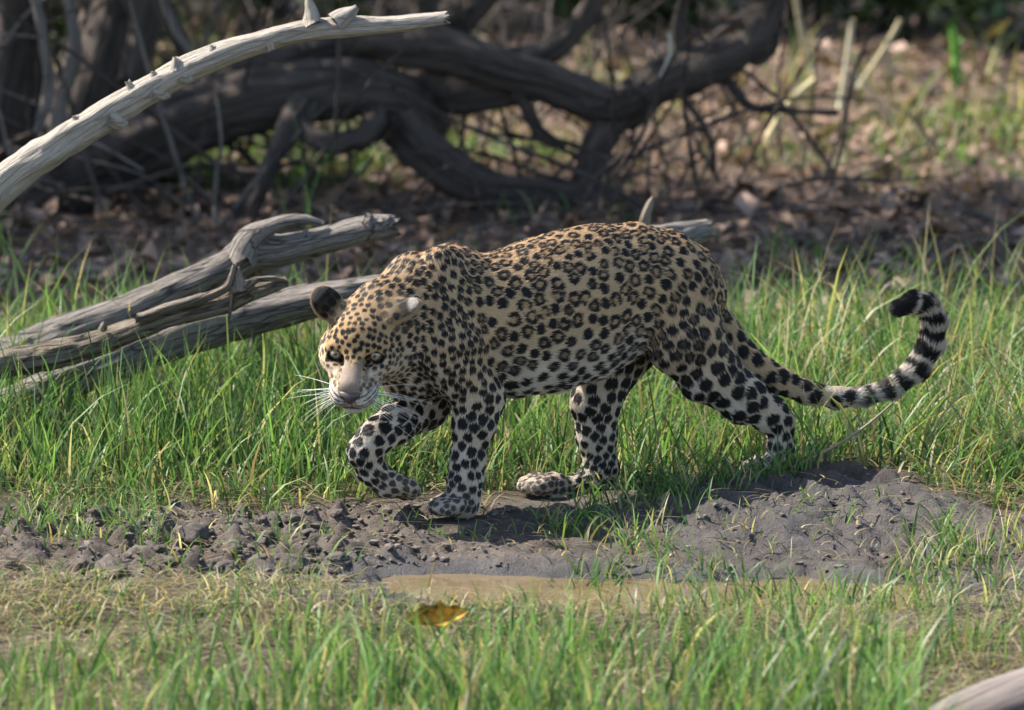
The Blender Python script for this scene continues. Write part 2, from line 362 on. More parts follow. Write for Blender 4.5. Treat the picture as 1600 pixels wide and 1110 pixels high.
cs2 = shade_crown('crown', tree, (-6.0, 5.0), (2.9, 5.3), (3.0, 6.0), 95, 170, (.45, .30, .35))  # higher leaf layer, added to keep sky light off the limbs

# trees behind: dark thicket, each with its own trunk and crown
def back_tree(x, y, h, label, seed):
    t = empty('background_tree', (x, y, 0)); tag(t, label, 'tree', 'trees of the thicket behind')
    pts = [(x + .1 * math.sin(k * 1.7 + seed), y + .08 * math.cos(k * 2.1 + seed), z) for k, z in enumerate((-.1, .5, 1.1, 1.8, h * .75))]
    wood('trunk', tube(pts, [.085, .07, .06, .05, .03], 5, 10, .12, .06, 0, seed), m_bark, t)
    cs = [(x + rng.normal(0, .65), y + rng.normal(0, .6), rng.uniform(1.0, h)) for _ in range(22)]
    V, Fc, c = leaf_cloud(cs, (.3, .3, .25), 2900, .10, GREENS); adopt(mesh_np('crown', V, Fc, m_leaf, colors={'col': c}, smooth_shade=False), t)
BT = [(-4.2, 10.6), (-2.7, 11.4), (-1.3, 10.3), (.1, 11.2), (1.4, 10.5), (2.8, 11.6), (4.1, 10.8), (-5.6, 12.0), (-3.4, 12.9), (-.6, 12.6), (2.0, 13.0), (4.9, 12.7)]
ORD = ('leftmost', 'second from the left', 'third from the left', 'fourth from the left', 'fifth from the left', 'sixth from the left', 'sixth from the right', 'fifth from the right', 'fourth from the right', 'third from the right', 'second from the right', 'rightmost')
for i, (x, y) in enumerate(sorted(BT)):
    back_tree(x, y, 3.4, 'dark leafy tree of the thicket at the very back, %s of twelve' % ORD[i], i)
# low shrubs at the top of the picture
def shrub(px_, py_, wpx, hpx, n, cols, label, size=.06, stems=6, seed=0):
    g = gnd(px_, py_); sc = PXM * (g[1] - CAM[1]) / 15.8; w, h = wpx * sc, hpx * sc
    t = empty('thicket_shrub', g); tag(t, label, 'shrub', 'shrubs in the dark thicket')
    parts = []; tips = []
    for k in range(stems):
        a = rng.uniform(0, 6.28); q = np.array([math.cos(a) * w * .5, math.sin(a) * w * .35, h * rng.uniform(.6, 1.1)])
        p = [g + [rng.normal(0, .03), rng.normal(0, .03), -.03], g + q * [.35, .35, .45] + rng.normal(0, .03, 3), g + q * [.7, .7, .8] + rng.normal(0, .03, 3), g + q]
        r0 = rng.uniform(.010, .022); parts.append(tube(p, [r0, r0 * .8, r0 * .6, r0 * .3], 4, 7, .1, .05, 0, seed + k)); tips += [p[2], p[3]]
    wood('stem', parts, m_bark, t)
    cs = np.array(tips); V, Fc, c = leaf_cloud(cs, (w * .20, w * .18, h * .22), n, size, cols)
    V[:, 2] = np.maximum(V[:, 2], .02); adopt(mesh_np('foliage', V, Fc, m_leaf, colors={'col': c}, smooth_shade=False), t)
SHR = [(40, 140, 260, 260, 1500, 'leafy dark shrub at the left edge under the top branch'), (190, 110, 200, 200, 900, 'dark shrub behind the pale top branch, left of the trunk'), (420, 60, 240, 160, 1000, 'dark shrub behind the forked end of the pale branch'),
       (640, 45, 260, 140, 900, 'dark shrub above the looping limb'), (860, 40, 260, 140, 900, 'dark shrub above the forked limbs'), (1060, 45, 240, 150, 900, 'dark shrub above the limb end'),
       (1250, 60, 260, 150, 1100, 'dark shrub at the top edge, left of the dry stems'), (1420, 55, 240, 150, 1100, 'dark shrub at the top edge behind the dry stems'), (1580, 70, 260, 170, 1200, 'dark shrub in the top right corner')]
for i, (a, b_, w_, h_, n_, lb) in enumerate(SHR): shrub(a, b_, w_, h_, n_, GREENS, lb, .07, 7, i * 11)

# tangle of thin twigs in the thicket
def brushwood(n, xr, yr, lr, rr, mat, label, steep=.6):
    parts = []
    for k in range(n):
        x, y = rng.uniform(*xr), rng.uniform(*yr); L = rng.uniform(*lr); a = rng.uniform(0, 6.28); e = rng.uniform(.05, steep) * 1.5
        d = np.array([math.cos(a) * math.cos(e), math.sin(a) * math.cos(e) * .6, math.sin(e)]); p0 = np.array([x, y, rng.uniform(-.02, .12)])
        p = [p0 + d * L * t + rng.normal(0, .05 * L, 3) * t + np.array([0, 0, -.15 * L * t * t]) for t in (0, .3, .65, 1)]; r0 = rng.uniform(*rr)
        parts.append(tube(p, [r0, r0 * .85, r0 * .65, r0 * .35], 3, 6, .1, .05, 0, k))
    return tag(wood('brushwood', parts, mat), label, 'brushwood', kind='stuff')
brushwood(150, (-3.2, .5), (5.2, 9.0), (.3, 1.1), (.004, .013), m_bark, 'tangle of thin dark twigs among the low limbs', .9)
brushwood(130, (-3.0, 1.0), (4.3, 6.0), (.35, 1.2), (.003, .009), m_bark, 'tangle of fine brown twigs hanging about the low limbs', 1.0)
brushwood(60, (-2.7, -.7), (4.5, 6.2), (.5, 1.3), (.004, .010), m_grey, 'thin grey upright stems crowding the top left', 1.0)
brushwood(60, (-3.0, 3.2), (4.0, 9.0), (.2, .7), (.003, .007), m_grey, 'scatter of thin grey twigs on the leafy ground behind', .4)

# ------------------------------------------------------------------ pale branch, logs
pb = empty('dead_branch', at(-420, 700, .60)); pb.location.z = 0
tag(pb, 'long bleached dead branch rising from the left edge to the top', 'branch')
p, r = PT([(-520, 790, 34), (-260, 530, 32), (-60, 345, 28), (30, 268, 26), (90, 228, 26), (150, 190, 25), (205, 155, 23.5), (260, 124, 22), (310, 99, 20.5), (370, 76, 18), (430, 59, 16.5), (490, 47, 17), (530, 42, 17.5), (555, 41, 16), (600, 39, 13.5), (650, 34, 12), (694, 28, 10.5)], .60)
wood('branch_wood', tube(p, r, 16, 36, .15, .10, .9, 3), m_pale, pb)
for rows in ([(488, 34, 15), (486, 16, 11), (482, 2, 7), (484, -8, 5)], [(530, 34, 18), (546, 22, 12), (558, 12, 5)], [(206, 145, 9), (202, 133, 6), (199, 128, 5)], [(273, 108, 9), (274, 96, 6), (275, 90, 5)], [(240, 124, 6), (239, 112, 4)], [(330, 84, 7), (332, 72, 4)], [(420, 62, 8), (424, 78, 5)], [(120, 205, 8), (118, 182, 5)],
             [(176, 186, 14), (188, 192, 11), (200, 194, 4)], [(240, 144, 14), (254, 149, 9), (266, 150, 3)], [(282, 120, 14), (294, 124, 8), (304, 122, 3)]):
    p, r = PT(rows, .58); wood('knot', tube(p, r, 4, 9, .15, .05, .5, random.randint(0, 99)), m_pale, pb)

lg = empty('forked_log', at(100, 560, 1.25)); lg.location.z = 0
tag(lg, 'grey forked driftwood log rising behind the grass on the left', 'log')
p, r = PT([(-260, 640, 34), (-80, 590, 33), (30, 548, 26), (110, 517, 25), (200, 485, 25), (290, 446, 26), (350, 420, 28), (395, 396, 29), (440, 392, 23), (500, 378, 21), (550, 364, 21), (580, 356, 20), (612, 352, 17)], 1.25)
wood('log_wood', tube(p, r, 16, 36, .17, .10, .9, 5), m_grey, lg)
for rows in ([(380, 400, 26), (392, 374, 22), (420, 356, 15), (450, 346, 11), (478, 344, 8), (505, 350, 5)], [(574, 350, 13), (577, 341, 8), (572, 336, 4)], [(598, 350, 12), (606, 343, 7), (611, 338, 3)], [(480, 378, 9), (478, 364, 5), (476, 358, 3)]):
    p, r = PT(rows, 1.23); wood('fork', tube(p, r, 5, 11, .16, .07, .6, random.randint(0, 99)), m_grey, lg)
p, r = PT([(395, 400, 26), (400, 440, 20, .12), (402, 500, 16, .2), (400, 580, 15, .25), (400, 645, 14, .25)], 1.27); wood('fork', tube(p, r, 5, 11, .14, .07, 0, 4), m_grey, lg)

l2 = empty('leaning_log', at(250, 560, 1.02)); l2.location.z = 0
tag(l2, 'long dark grey log passing behind the leopard with its cut end above the rump', 'log')
p, r = PT([(-150, 715, 28, -.15), (0, 640, 29, -.12), (120, 590, 30, -.1), (220, 550, 29), (300, 521, 31), (400, 490, 29), (480, 471, 26), (560, 458, 24), (700, 440, 25, .2), (850, 412, 24, .4), (1000, 378, 21, .6), (1060, 368, 20, .7), (1101, 360, 17, .75)], 1.02)
wood('log_wood', tube(p, r, 16, 36, .13, .10, .5, 8), m_grey, l2)
p, r = PT([(1004, 372, 10, .6), (1010, 335, 8, .6), (1016, 318, 6, .6), (1021, 308, 3, .6)], 1.02); wood('stub', tube(p, r, 5, 9, .14, .06, .4, 2), m_split, l2)
p, r = PT([(930, 395, 20, .5), (925, 450, 17, .5), (915, 520, 16, .5), (912, 590, 15, .5), (912, 645, 14, .5)], 1.02); wood('stub', tube(p, r, 5, 10, .12, .06, 0, 2), m_grey, l2)

l3 = empty('split_log', at(150, 570, .80)); l3.location.z = 0
tag(l3, 'brown split log with a jagged torn end, lowest of the logs', 'log')
p, r = PT([(-460, 745, 30), (-200, 640, 30), (-60, 592, 28), (30, 565, 26), (110, 548, 25), (170, 530, 23), (230, 508, 20), (300, 487, 18), (350, 474, 19), (380, 458, 20), (410, 450, 15), (446, 441, 9)], .78)
wood('log_wood', tube(p, r, 16, 36, .24, .17, .9, 12, .8), m_split, l3)
for rows in ([(215, 498, 12), (270, 480, 11), (320, 465, 10), (352, 450, 9), (362, 430, 7), (366, 414, 4)], [(374, 455, 16), (372, 432, 10), (370, 420, 5)], [(385, 450, 12), (400, 438, 8), (425, 436, 7), (447, 438, 4)],
             [(362, 440, 5), (362, 470, 4), (358, 500, 2.5)], [(160, 516, 9), (163, 508, 6), (165, 503, 3)]):
    p, r = PT(rows, .745); wood('splinter', tube(p, r, 6, 11, .24, .14, .7, random.randint(0, 99), .7), m_split, l3)

cl = empty('corner_log', gnd(1560, 1110)); tag(cl, 'blurred brown log in the bottom right corner', 'log')
p, r = PT([(1400, 1190, 46), (1500, 1142, 54), (1600, 1104, 58), (1750, 1050, 62), (1900, 1020, 60)], -2.35); wood('log_wood', tube(p, r, 6, 18, .08, .05, .4, 6), mat_wood('corner_bark', (.075, .058, .052), (.135, .110, .100), (.21, .175, .16), .4, .6, .006, 40), cl)

# ------------------------------------------------------------------ grass
m_grass = mat_leafy('grass_blade', .48, .45, .30)
def blades(x, y, h, wid, lean, cols, z=None, lie=None, seg_n=4, azim=None, kink=.0):
    n = len(x); z = gheight(x, y) if z is None else z; az = rng.uniform(0, 2 * math.pi, n) if azim is None else azim
    dx, dy = np.cos(az), np.sin(az); fa = rng.uniform(0, math.pi, n); wx, wy = np.cos(fa), np.sin(fa)
    V = np.zeros((n, seg_n * 2 + 1, 3))
    for i in range(seg_n + 1):
        t = i / seg_n
        out = h * lean * (t ** 1.8) ; up = h * t * np.sqrt(np.clip(1 - (lean * t) ** 2 * .75, .02, 1))
        cx, cy, cz = x + dx * out, y + dy * out, z + up - .006
        if lie is not None: cz = z + .006 + lie * h * np.sin(t * 2.6) * .6
        ww = wid * (1 - t ** 2.2) * .5 * (1 if t < .7 else 1.0)
        if i == seg_n: V[:, 2 * i] = np.stack([cx, cy, cz], 1)
        else:
            V[:, 2 * i] = np.stack([cx + wx * ww, cy + wy * ww, cz], 1); V[:, 2 * i + 1] = np.stack([cx - wx * ww, cy - wy * ww, cz], 1)
    k = seg_n * 2 + 1; o = np.arange(n)[:, None] * k
    Q = np.concatenate([o + [2 * i, 2 * i + 1, 2 * i + 3, 2 * i + 2] for i in range(seg_n - 1)]); Tt = o + [2 * seg_n - 2, 2 * seg_n - 1, 2 * seg_n]
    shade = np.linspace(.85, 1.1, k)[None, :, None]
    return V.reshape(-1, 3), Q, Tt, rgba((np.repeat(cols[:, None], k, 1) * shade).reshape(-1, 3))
def tufts(n, xr, yr, per, spread, dens=None):
    m = n // per + 1; cx = rng.uniform(*xr, m * 3); cy = rng.uniform(*yr, m * 3)
    if dens is not None:
        kp = rng.random(len(cx)) < dens(cx, cy); cx, cy = cx[kp], cy[kp]
    cx, cy = cx[:m], cy[:m]; i = np.repeat(np.arange(len(cx)), per)[:n]
    return cx[i] + rng.normal(0, spread, len(i)), cy[i] + rng.normal(0, spread, len(i)), i
GC = np.array([(.082, .168, .046), (.112, .215, .060), (.058, .125, .036), (.150, .245, .085), (.104, .160, .060), (.18, .225, .085), (.040, .085, .026)])
SC = np.array([(.36, .29, .17), (.44, .37, .24), (.28, .20, .12), (.25, .22, .11), (.33, .30, .15)])
def gcols(n, straw=.1):
    c = GC[rng.integers(0, len(GC), n)] * rng.uniform(.75, 1.25, (n, 1)); s = rng.random(n) < straw
    c[s] = SC[rng.integers(0, len(SC), s.sum())] * rng.uniform(.7, 1.2, (s.sum(), 1)); return c
def field(name, batches, label, cat='grass', mat=None):
    V, Q, T_, C = [], [], [], []; o = 0
    for v, q, t, c in batches:
        V.append(v); Q.append(q + o); T_.append(t + o); C.append(c); o += len(v)
    ob = mesh_np(name, np.vstack(V), [np.vstack(Q), np.vstack(T_)], mat or m_grass, colors={'col': np.vstack(C)}); tag(ob, label, cat, kind='stuff'); return ob
def nomud(x, y, keep=.0): return np.clip(1 - mud_w(x, y) * 1.25, keep, 1) * (puddle_d(x, y) > 1.05)
def off_paws(x, y):
    ok = np.ones(len(x), bool)
    for ax_, ay_, az_, ar_ in PAWS: ok &= np.hypot(x - ax_, (y - ay_)) > ar_ * .8
    return ok
def zone(n, xr, yr, per, spread, hr_, wr_, lr_, straw, dens=nomud, hmap=None):
    x, y, i = tufts(n, xr, yr, per, spread, dens); k = off_paws(x, y) & (rng.random(len(x)) < np.clip(nomud(x, y, .05) * 1.3, 0, 1)); x, y = x[k], y[k]; m = len(x)
    tv = rng.uniform(.55, 1.1, i.max() + 1)[i][k]; h = rng.uniform(*hr_, m) * (.6 + .4 * rng.random(m)) * tv
    if hmap is not None: h = h * hmap(x, y)
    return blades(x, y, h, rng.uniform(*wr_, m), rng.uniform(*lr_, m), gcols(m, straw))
bt = []
hl_ = lambda x, y: .55 + .45 * smooth(.0, .45, y)
bt.append(zone(9800, (-2.3, -.22), (.02, 2.1), 10, .036, (.15, .42), (.004, .0080), (.05, .70), .09, hmap=hl_))
bt.append(zone(4200, (-2.3, -.1), (.0, 2.1), 9, .04, (.06, .22), (.0045, .009), (.3, 1.1), .25))
bt.append(zone(4800, (-.35, .75), (.22, 1.9), 9, .04, (.08, .30), (.004, .0078), (.1, .9), .15))
bt.append(zone(2600, (-.3, 1.0), (.10, 1.6), 8, .04, (.05, .15), (.004, .008), (.4, 1.1), .3))
bt.append(zone(8200, (.50, 2.4), (.25, 2.5), 10, .042, (.15, .42), (.004, .0082), (.08, .90), .22))
bt.append(zone(4200, (.55, 2.4), (.02, 2.4), 9, .045, (.08, .26), (.0045, .0085), (.4, 1.1), .38))
bt.append(zone(900, (.7, 1.9), (-.95, .1), 9, .04, (.08, .24), (.004, .0075), (.2, .95), .35, dens=lambda x, y: (x > .93 + .2 * vnoise(np.stack([x * 4, y * 4, x * 0], 1), 7)) * 1.0))
bt.append(zone(520, (-2.2, -.3), (.1, 2.0), 3, .05, (.30, .46), (.005, .009), (.45, .95), .15))
bt.append(zone(900, (.55, 2.3), (.15, 2.4), 3, .05, (.28, .48), (.005, .009), (.5, 1.05), .3))
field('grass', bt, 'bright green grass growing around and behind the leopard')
bt = []
# tufts on the mud and at the water's edge
def spots_zone(lst, hr_, per=14, sp=.028, straw=.12, wr_=(.004, .0065), lr_=(.3, 1.0)):
    x, y = [], []
    for px_, py_ in lst:
        g = gnd(px_, py_); x.append(g[0] + rng.normal(0, sp, per)); y.append(g[1] + rng.normal(0, sp * 1.6, per))
    x = np.concatenate(x); y = np.concatenate(y); k = off_paws(x, y); x, y = x[k], y[k]; m = len(x)
    return blades(x, y, rng.uniform(*hr_, m), rng.uniform(*wr_, m), rng.uniform(*lr_, m), gcols(m, straw))
bt.append(spots_zone([(rng.uniform(850, 1080), rng.uniform(795, 868)) for _ in range(34)], (.03, .10), 9, .04, .3))
bt.append(spots_zone([(rng.uniform(1080, 1480), rng.uniform(800, 870)) for _ in range(16)], (.02, .07), 5, .03, .3))
bt.append(spots_zone([(rng.uniform(640, 1250), rng.uniform(958, 985)) for _ in range(14)], (.04, .12), 7, .05, .25, lr_=(.1, .9)))
bt.append(spots_zone([(rng.uniform(1020, 1420), rng.uniform(930, 990)) for _ in range(18)], (.05, .16), 7, .05, .2, lr_=(.1, .8)))
bt.append(spots_zone([(rng.uniform(60, 560), rng.uniform(815, 935)) for _ in range(34)], (.03, .09), 6, .035, .3))
bt.append(spots_zone([(rng.uniform(900, 1180), rng.uniform(775, 800)) for _ in range(22)], (.04, .10)))
bt.append(spots_zone([(rng.uniform(20, 250), rng.uniform(800, 870)) for _ in range(30)], (.04, .10), 12))
bt.append(spots_zone([(rng.uniform(880, 1160), rng.uniform(880, 905)) for _ in range(14)], (.05, .09), 10))
bt.append(spots_zone([(rng.uniform(250, 760), rng.uniform(800, 850)) for _ in range(14)], (.03, .07), 5))
bt.append(spots_zone([(rng.uniform(1380, 1600), rng.uniform(850, 960)) for _ in range(26)], (.05, .14), 12, straw=.3))
bt.append(spots_zone([(rng.uniform(560, 880), rng.uniform(955, 985)) for _ in range(8)], (.03, .08), 7, straw=.35))
bt.append(spots_zone([(rng.uniform(1180, 1400), rng.uniform(905, 960)) for _ in range(16)], (.06, .14), 9, straw=.2))
bt.append(spots_zone([(rng.uniform(1150, 1270), rng.uniform(772, 792)) for _ in range(16)], (.05, .13), 9))
field('shore_grass', bt, 'short green tufts growing on the mud beside the puddle')
bt = []
ff = lambda x, y: (.30 + .70 * smooth(-.25, .25, vnoise(np.stack([x * 3.4, y * 3.4, x * 0], 1), 131))) * (1 - .72 * smooth(-.25, -.55, x) * smooth(-2.0, -1.75, y)) * (smooth(-1.42, -1.66, y + .10 * vnoise(np.stack([x * 3, y * 3, x * 0], 1), 5) - .30 * smooth(-.1, -.8, x)))
def zone_f(n, hr_, wr_, lr_, straw, per=12, sp=.04, yr=(-2.9, -.95)):
    x, y, i = tufts(n, (-1.9, 1.9), yr, per, sp, ff); m = len(x); k = (puddle_d(x, y) > 1.0) & ~((x > .80) & (y < -1.78)) & ~((x > -.27) & (x < -.05) & (y < -1.42) & (y > -1.95) & (rng.random(len(x)) < .8)); x, y = x[k], y[k]; m = len(x)
    hh = rng.uniform(*hr_, m) * rng.uniform(.6, 1.15, m) * (.42 + .58 * smooth(-1.45, -2.1, y)) * (.62 + .45 * smooth(-1.1, -.3, x))
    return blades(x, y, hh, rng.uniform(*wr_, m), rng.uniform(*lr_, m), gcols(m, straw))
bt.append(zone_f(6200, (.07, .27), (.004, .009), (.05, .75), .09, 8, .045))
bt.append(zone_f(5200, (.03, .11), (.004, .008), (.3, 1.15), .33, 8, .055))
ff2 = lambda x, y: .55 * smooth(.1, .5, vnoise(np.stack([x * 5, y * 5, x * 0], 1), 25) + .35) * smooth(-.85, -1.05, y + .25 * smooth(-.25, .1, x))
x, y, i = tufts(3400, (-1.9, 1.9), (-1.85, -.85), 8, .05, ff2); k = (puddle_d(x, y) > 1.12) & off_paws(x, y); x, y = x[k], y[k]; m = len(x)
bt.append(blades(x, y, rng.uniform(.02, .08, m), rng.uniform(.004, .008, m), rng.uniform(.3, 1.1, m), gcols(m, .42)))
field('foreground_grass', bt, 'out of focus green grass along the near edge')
# sunlit sprouts on the far ground
bt = []
fp = lambda x, y: (.12 + .88 * smooth(5.2, 5.9, y)) * smooth(.05, .35, vnoise(np.stack([x * 1.1, y * .9, x * 0], 1), 15) + .25 * smooth(5.5, 6.5, y) * smooth(8.6, 7.8, y))
x, y, i = tufts(9000, (-3.6, 3.6), (2.6, 9.0), 10, .07, fp); m = len(x)
bt.append(blades(x, y, rng.uniform(.04, .13, m), rng.uniform(.006, .011, m), rng.uniform(.3, 1.0, m), gcols(m, .25)))
bt.append(spots_zone([(rng.uniform(190, 360), rng.uniform(245, 300)) for _ in range(60)] + [(rng.uniform(420, 600), rng.uniform(215, 300)) for _ in range(80)] + [(rng.uniform(660, 900), rng.uniform(225, 275)) for _ in range(40)], (.04, .11), 12, .06, .15, (.006, .011)))
x, y, i = tufts(700, (-3.4, 3.4), (5.8, 8.6), 4, .05); m = len(x)
bt.append(blades(x, y, rng.uniform(.12, .34, m), rng.uniform(.005, .010, m), rng.uniform(.1, .8, m), gcols(m, .75)))
x, y, i = tufts(8, (-2.0, -.6), (2.6, 4.2), 4, .05); m = len(x)
bt.append(blades(x, y, rng.uniform(.25, .50, m), rng.uniform(.006, .010, m), rng.uniform(.1, .5, m), gcols(m, .1)))
field('far_grass', bt, 'sparse blurred grass sprouting on the leaf strewn ground behind')
# dry straw lying about
bt = []
def straw(n, xr, yr, dens, ln=(.05, .20)):
    x, y, i = tufts(n, xr, yr, 5, .06, dens); k = (puddle_d(x, y) > 1.08) & off_paws(x, y); x, y = x[k], y[k]; m = len(x); L = rng.uniform(*ln, m)
    z = gheight(x, y) + rng.uniform(0, .02, m)
    return blades(x, y, L, rng.uniform(.0025, .0055, m), np.full(m, 1.0), SC[rng.integers(0, len(SC), m)] * rng.uniform(.5, 1.1, (m, 1)), z=z, lie=rng.uniform(.0, .22, m))
bt.append(straw(17000, (-2.2, 2.2), (-.05, 2.6), nomud))
bt.append(straw(1500, (-1.5, 1.6), (-1.3, .0), lambda x, y: .5 + 0 * x, (.03, .12)))
bt.append(straw(9000, (-1.9, 1.9), (-2.8, -1.0), lambda x, y: 1 - .6 * ff(x, y)))
bt.append(straw(4000, (-1.9, 1.9), (-2.2, -.85), ff2, (.03, .16)))
bt.append(straw(2500, (-3.4, 3.4), (5.4, 8.8), lambda x, y: 1 + 0 * x, (.1, .35)))
field('dry_straw', bt, 'dry straw and dead blades lying between the green grass', 'straw')

# leaf litter on the far ground
LC = [(.15, .095, .070), (.21, .14, .105), (.10, .065, .048), (.27, .19, .15), (.075, .05, .04), (.24, .15, .10)]
n = 26000; x = rng.uniform(-4.2, 4.2, n); y = rng.uniform(2.4, 10, n); k = rng.random(n) < smooth(1.9, 3.4, y); x, y = x[k], y[k]
V, Fc, c = leaves_at(np.stack([x, y, gheight(x, y) + rng.uniform(.004, .035, len(x))], 1), .025 + .085 * rng.random(len(x)) ** 2, LC, 1.1, .2, .55)
tag(mesh_np('leaf_litter', V, Fc, mat_leafy('dead_leaf', .12, .7, .25), colors={'col': c}, smooth_shade=False), 'brown fallen leaves covering the shaded ground behind', 'leaf litter', kind='stuff')
# ------------------------------------------------------------------ the leopard
YAW = R(27.0)
HEAD_ = np.array([-math.cos(YAW), -math.sin(YAW), 0.0])       # walking direction
LAT = np.array([math.sin(YAW), -math.cos(YAW), 0.0])          # the animal's left, towards the camera
UPV = np.array([0.0, 0.0, 1.0])
def axisY(px): return 0.05 + (px - 850) * PXM * math.tan(YAW)
def J(px, py, lat=0.0, Y=None):          # joint: photo pixel + offset to the animal's left (metres)
    if Y is None: Y = axisY(px - lat * LAT[0] / PXM) + lat * LAT[1]
    return at(px, py, Y)

prims = []                               # dict: kind, a, b, ra, rb (u,v), u, k, region, flow, sub
def seg(a, b, ra, rb, region, k=0.02, u=LAT, flow=None, sub=False):
    a = np.asarray(a, float); b = np.asarray(b, float)
    ra = ra if isinstance(ra, tuple) else (ra, ra); rb = rb if isinstance(rb, tuple) else (rb, rb)
    d = b - a; w = unit(d); u = unit(u - w * (u @ w)); v = np.cross(w, u)
    prims.append(dict(t='seg', a=a, b=b, ra=np.array(ra), rb=np.array(rb), u=u, v=v, w=w, L=float(np.linalg.norm(d)), k=k,
                      region=region, flow=unit(flow) if flow is not None else w, sub=sub))
def ell(c, rad, M, region, k=0.02, flow=None, sub=False):      # M rows: local axes in world
    prims.append(dict(t='ell', a=np.asarray(c, float), rad=np.asarray(rad, float), M=np.asarray(M, float), k=k, region=region,
                      flow=unit(flow) if flow is not None else np.array(M[0]), sub=sub))
def feval(p, q):
    if q['t'] == 'ell':
        l = (p - q['a']) @ q['M'].T / q['rad']
        return (np.sqrt((l * l).sum(-1)) - 1) * q['rad'].min()
    d = p - q['a']; s = d @ q['w']; t = np.clip(s / q['L'], 0, 1)
    r0 = q['ra'][0] + (q['rb'][0] - q['ra'][0]) * t; r1 = q['ra'][1] + (q['rb'][1] - q['ra'][1]) * t
    du = d @ q['u']; dv = d @ q['v']; dw = s - t * q['L']
    m = np.minimum(r0, r1)
    return (np.sqrt((du / r0) ** 2 + (dv / r1) ** 2 + (dw / m) ** 2) - 1) * m
def chain(pts, region, k=0.015, u=LAT, flow=1):
    for (a, ra), (b, rb) in zip(pts[:-1], pts[1:]):
        seg(a, b, ra, rb, region, k, u, flow=flow * (np.asarray(b) - np.asarray(a)))
px = PXM
# trunk: photo column, top, bottom, half width
T = [(672, 424, 600, .078), (712, 410, 604, .094), (750, 410, 612, .100), (795, 397, 615, .116), (850, 376, 609, .124), (905, 361, 592, .117),
     (950, 353, 566, .104), (995, 352, 538, .096), (1035, 362, 524, .092), (1066, 384, 520, .082), (1088, 416, 520, .066)]
tr = [(J(x, (t + b) / 2), (w, (b - t) / 2 * px)) for x, t, b, w in T]
chain(tr, 'flank', 0.03)
# neck
chain([(J(708, 486), (.088, 98 * px)), (J(655, 492, .005), (.086, 92 * px)), (J(606, 516, .0, Y=-.160), (.080, 74 * px)), (J(582, 532, Y=-.175), (.075, 60 * px))], 'neck', 0.03, flow=-1)
seg(J(690, 560, .0), J(640, 580, -.01), .085, .07, 'neck', .03, flow=UPV * -1 - HEAD_)
# near shoulder blade and upper arm
seg(J(692, 406, .050), J(706, 540, .090), (.032, .044), (.046, .078), 'shoulder', .020, flow=-UPV)
seg(J(694, 545, .088), J(742, 616, .080), (.044, .068), (.043, .056), 'shoulder', .022, flow=-UPV)
# far shoulder
seg(J(705, 408, -.045), J(690, 560, -.075), (.034, .05), (.05, .075), 'shoulder', .035, flow=-UPV)
# near foreleg
chain([(J(748, 622, .078), (.046, .053)), (J(741, 662, .076), (.041, .047)), (J(731, 718, .073), (.033, .036)), (J(727, 752, .072), (.034, .037)), (J(724, 776, .072), (.032, .033)), (J(722, 793, .072), (.035, .032))], 'leg', .02)
ell(J(768, 626, .078), (.030, .034, .022), np.array([-HEAD_, UPV, LAT]), 'leg', .02, flow=-UPV)
pw = J(723, 797, .072)
def paw(base, fw, toe_z, lat=LAT, sp=.0215, L=.062, r=.021, pitch=0.0, region='paw'):
    fw = unit(fw); up = unit(np.cross(fw, lat)) if np.cross(fw, lat)[2] > 0 else -unit(np.cross(fw, lat))
    seg(base, base + fw * L * .55, (.037, .026), (.040, .023), region, .015, u=lat)
    for i, o in enumerate((-1.5, -.5, .5, 1.5)):
        ln = L * (1.0 if abs(o) < 1 else .80)
        p = base + lat * o * sp + fw * ln
        seg(p - fw * .022 + up * .008, p + fw * .008 + up * .001, .0180, .0175, region, .003, u=lat)
gz = at(700, 800, -.13)[2]
b0 = pw.copy(); b0[2] = .033
paw(b0 + HEAD_ * .004, HEAD_ + LAT * .25, 0)
# far foreleg, lifted
chain([(J(688, 590, -.06), .062), (J(666, 636, -.055), .047), (J(618, 662, Y=-.13), .043), (J(588, 682, Y=-.165), .037), (J(570, 706, Y=-.17), .0375)], 'leg', .02)
chain([(J(570, 708, Y=-.17), .0370), (J(580, 734, Y=-.165), .031), (J(602, 754, Y=-.155), .033)], 'leg', .012)
pf = J(606, 757, Y=-.155); fwp = at(652, 772, -.15) - pf
paw(pf, fwp, 0, lat=unit(np.array([.25, -.9, .35])), L=.049)
# near thigh and hind leg
seg(J(1042, 444, .055), J(1074, 540, .078), (.052, .098), (.052, .082), 'rump', .024, flow=-UPV)
chain([(J(1070, 530, .075), (.054, .084)), (J(1106, 580, .075), (.049, .070)), (J(1162, 624, .075), (.040, .051)), (J(1204, 648, .075), (.028, .036)), (J(1218, 660, .075), (.026, .030))], 'thigh', .025)
chain([(J(1220, 660, .075), (.030, .032)), (J(1220, 700, .074), (.027, .029)), (J(1214, 745, .073), (.028, .029))], 'leg', .012)
bh = J(1212, 757, .073); bh[2] = .062
paw(bh + HEAD_ * .0 , HEAD_ * 1.0 + np.array([0, 0, -.18]), 0)
# far hind leg
seg(J(1030, 470, -.06), J(945, 585, -.07), (.06, .10), (.05, .066), 'thigh', .03)
chain([(J(943, 585, -.07), (.048, .066)), (J(930, 630, -.07), (.046, .056)), (J(932, 680, -.07), (.038, .044)), (J(938, 728, -.07), (.034, .036)), (J(930, 748, -.07), .034)], 'leg', .02)
chain([(J(930, 748, -.07), .034), (J(900, 764, -.07), .029), (J(868, 773, -.07), .030)], 'leg', .012)
bf = J(868, 778, -.07); bf[2] = .036
paw(bf, HEAD_ * 1.0 + np.array([-.05, 0, -.06]), 0, L=.066)
ell(J(950, 738, -.07), (.026, .030, .024), np.array([-HEAD_, UPV, LAT]), 'leg', .015, flow=-UPV)
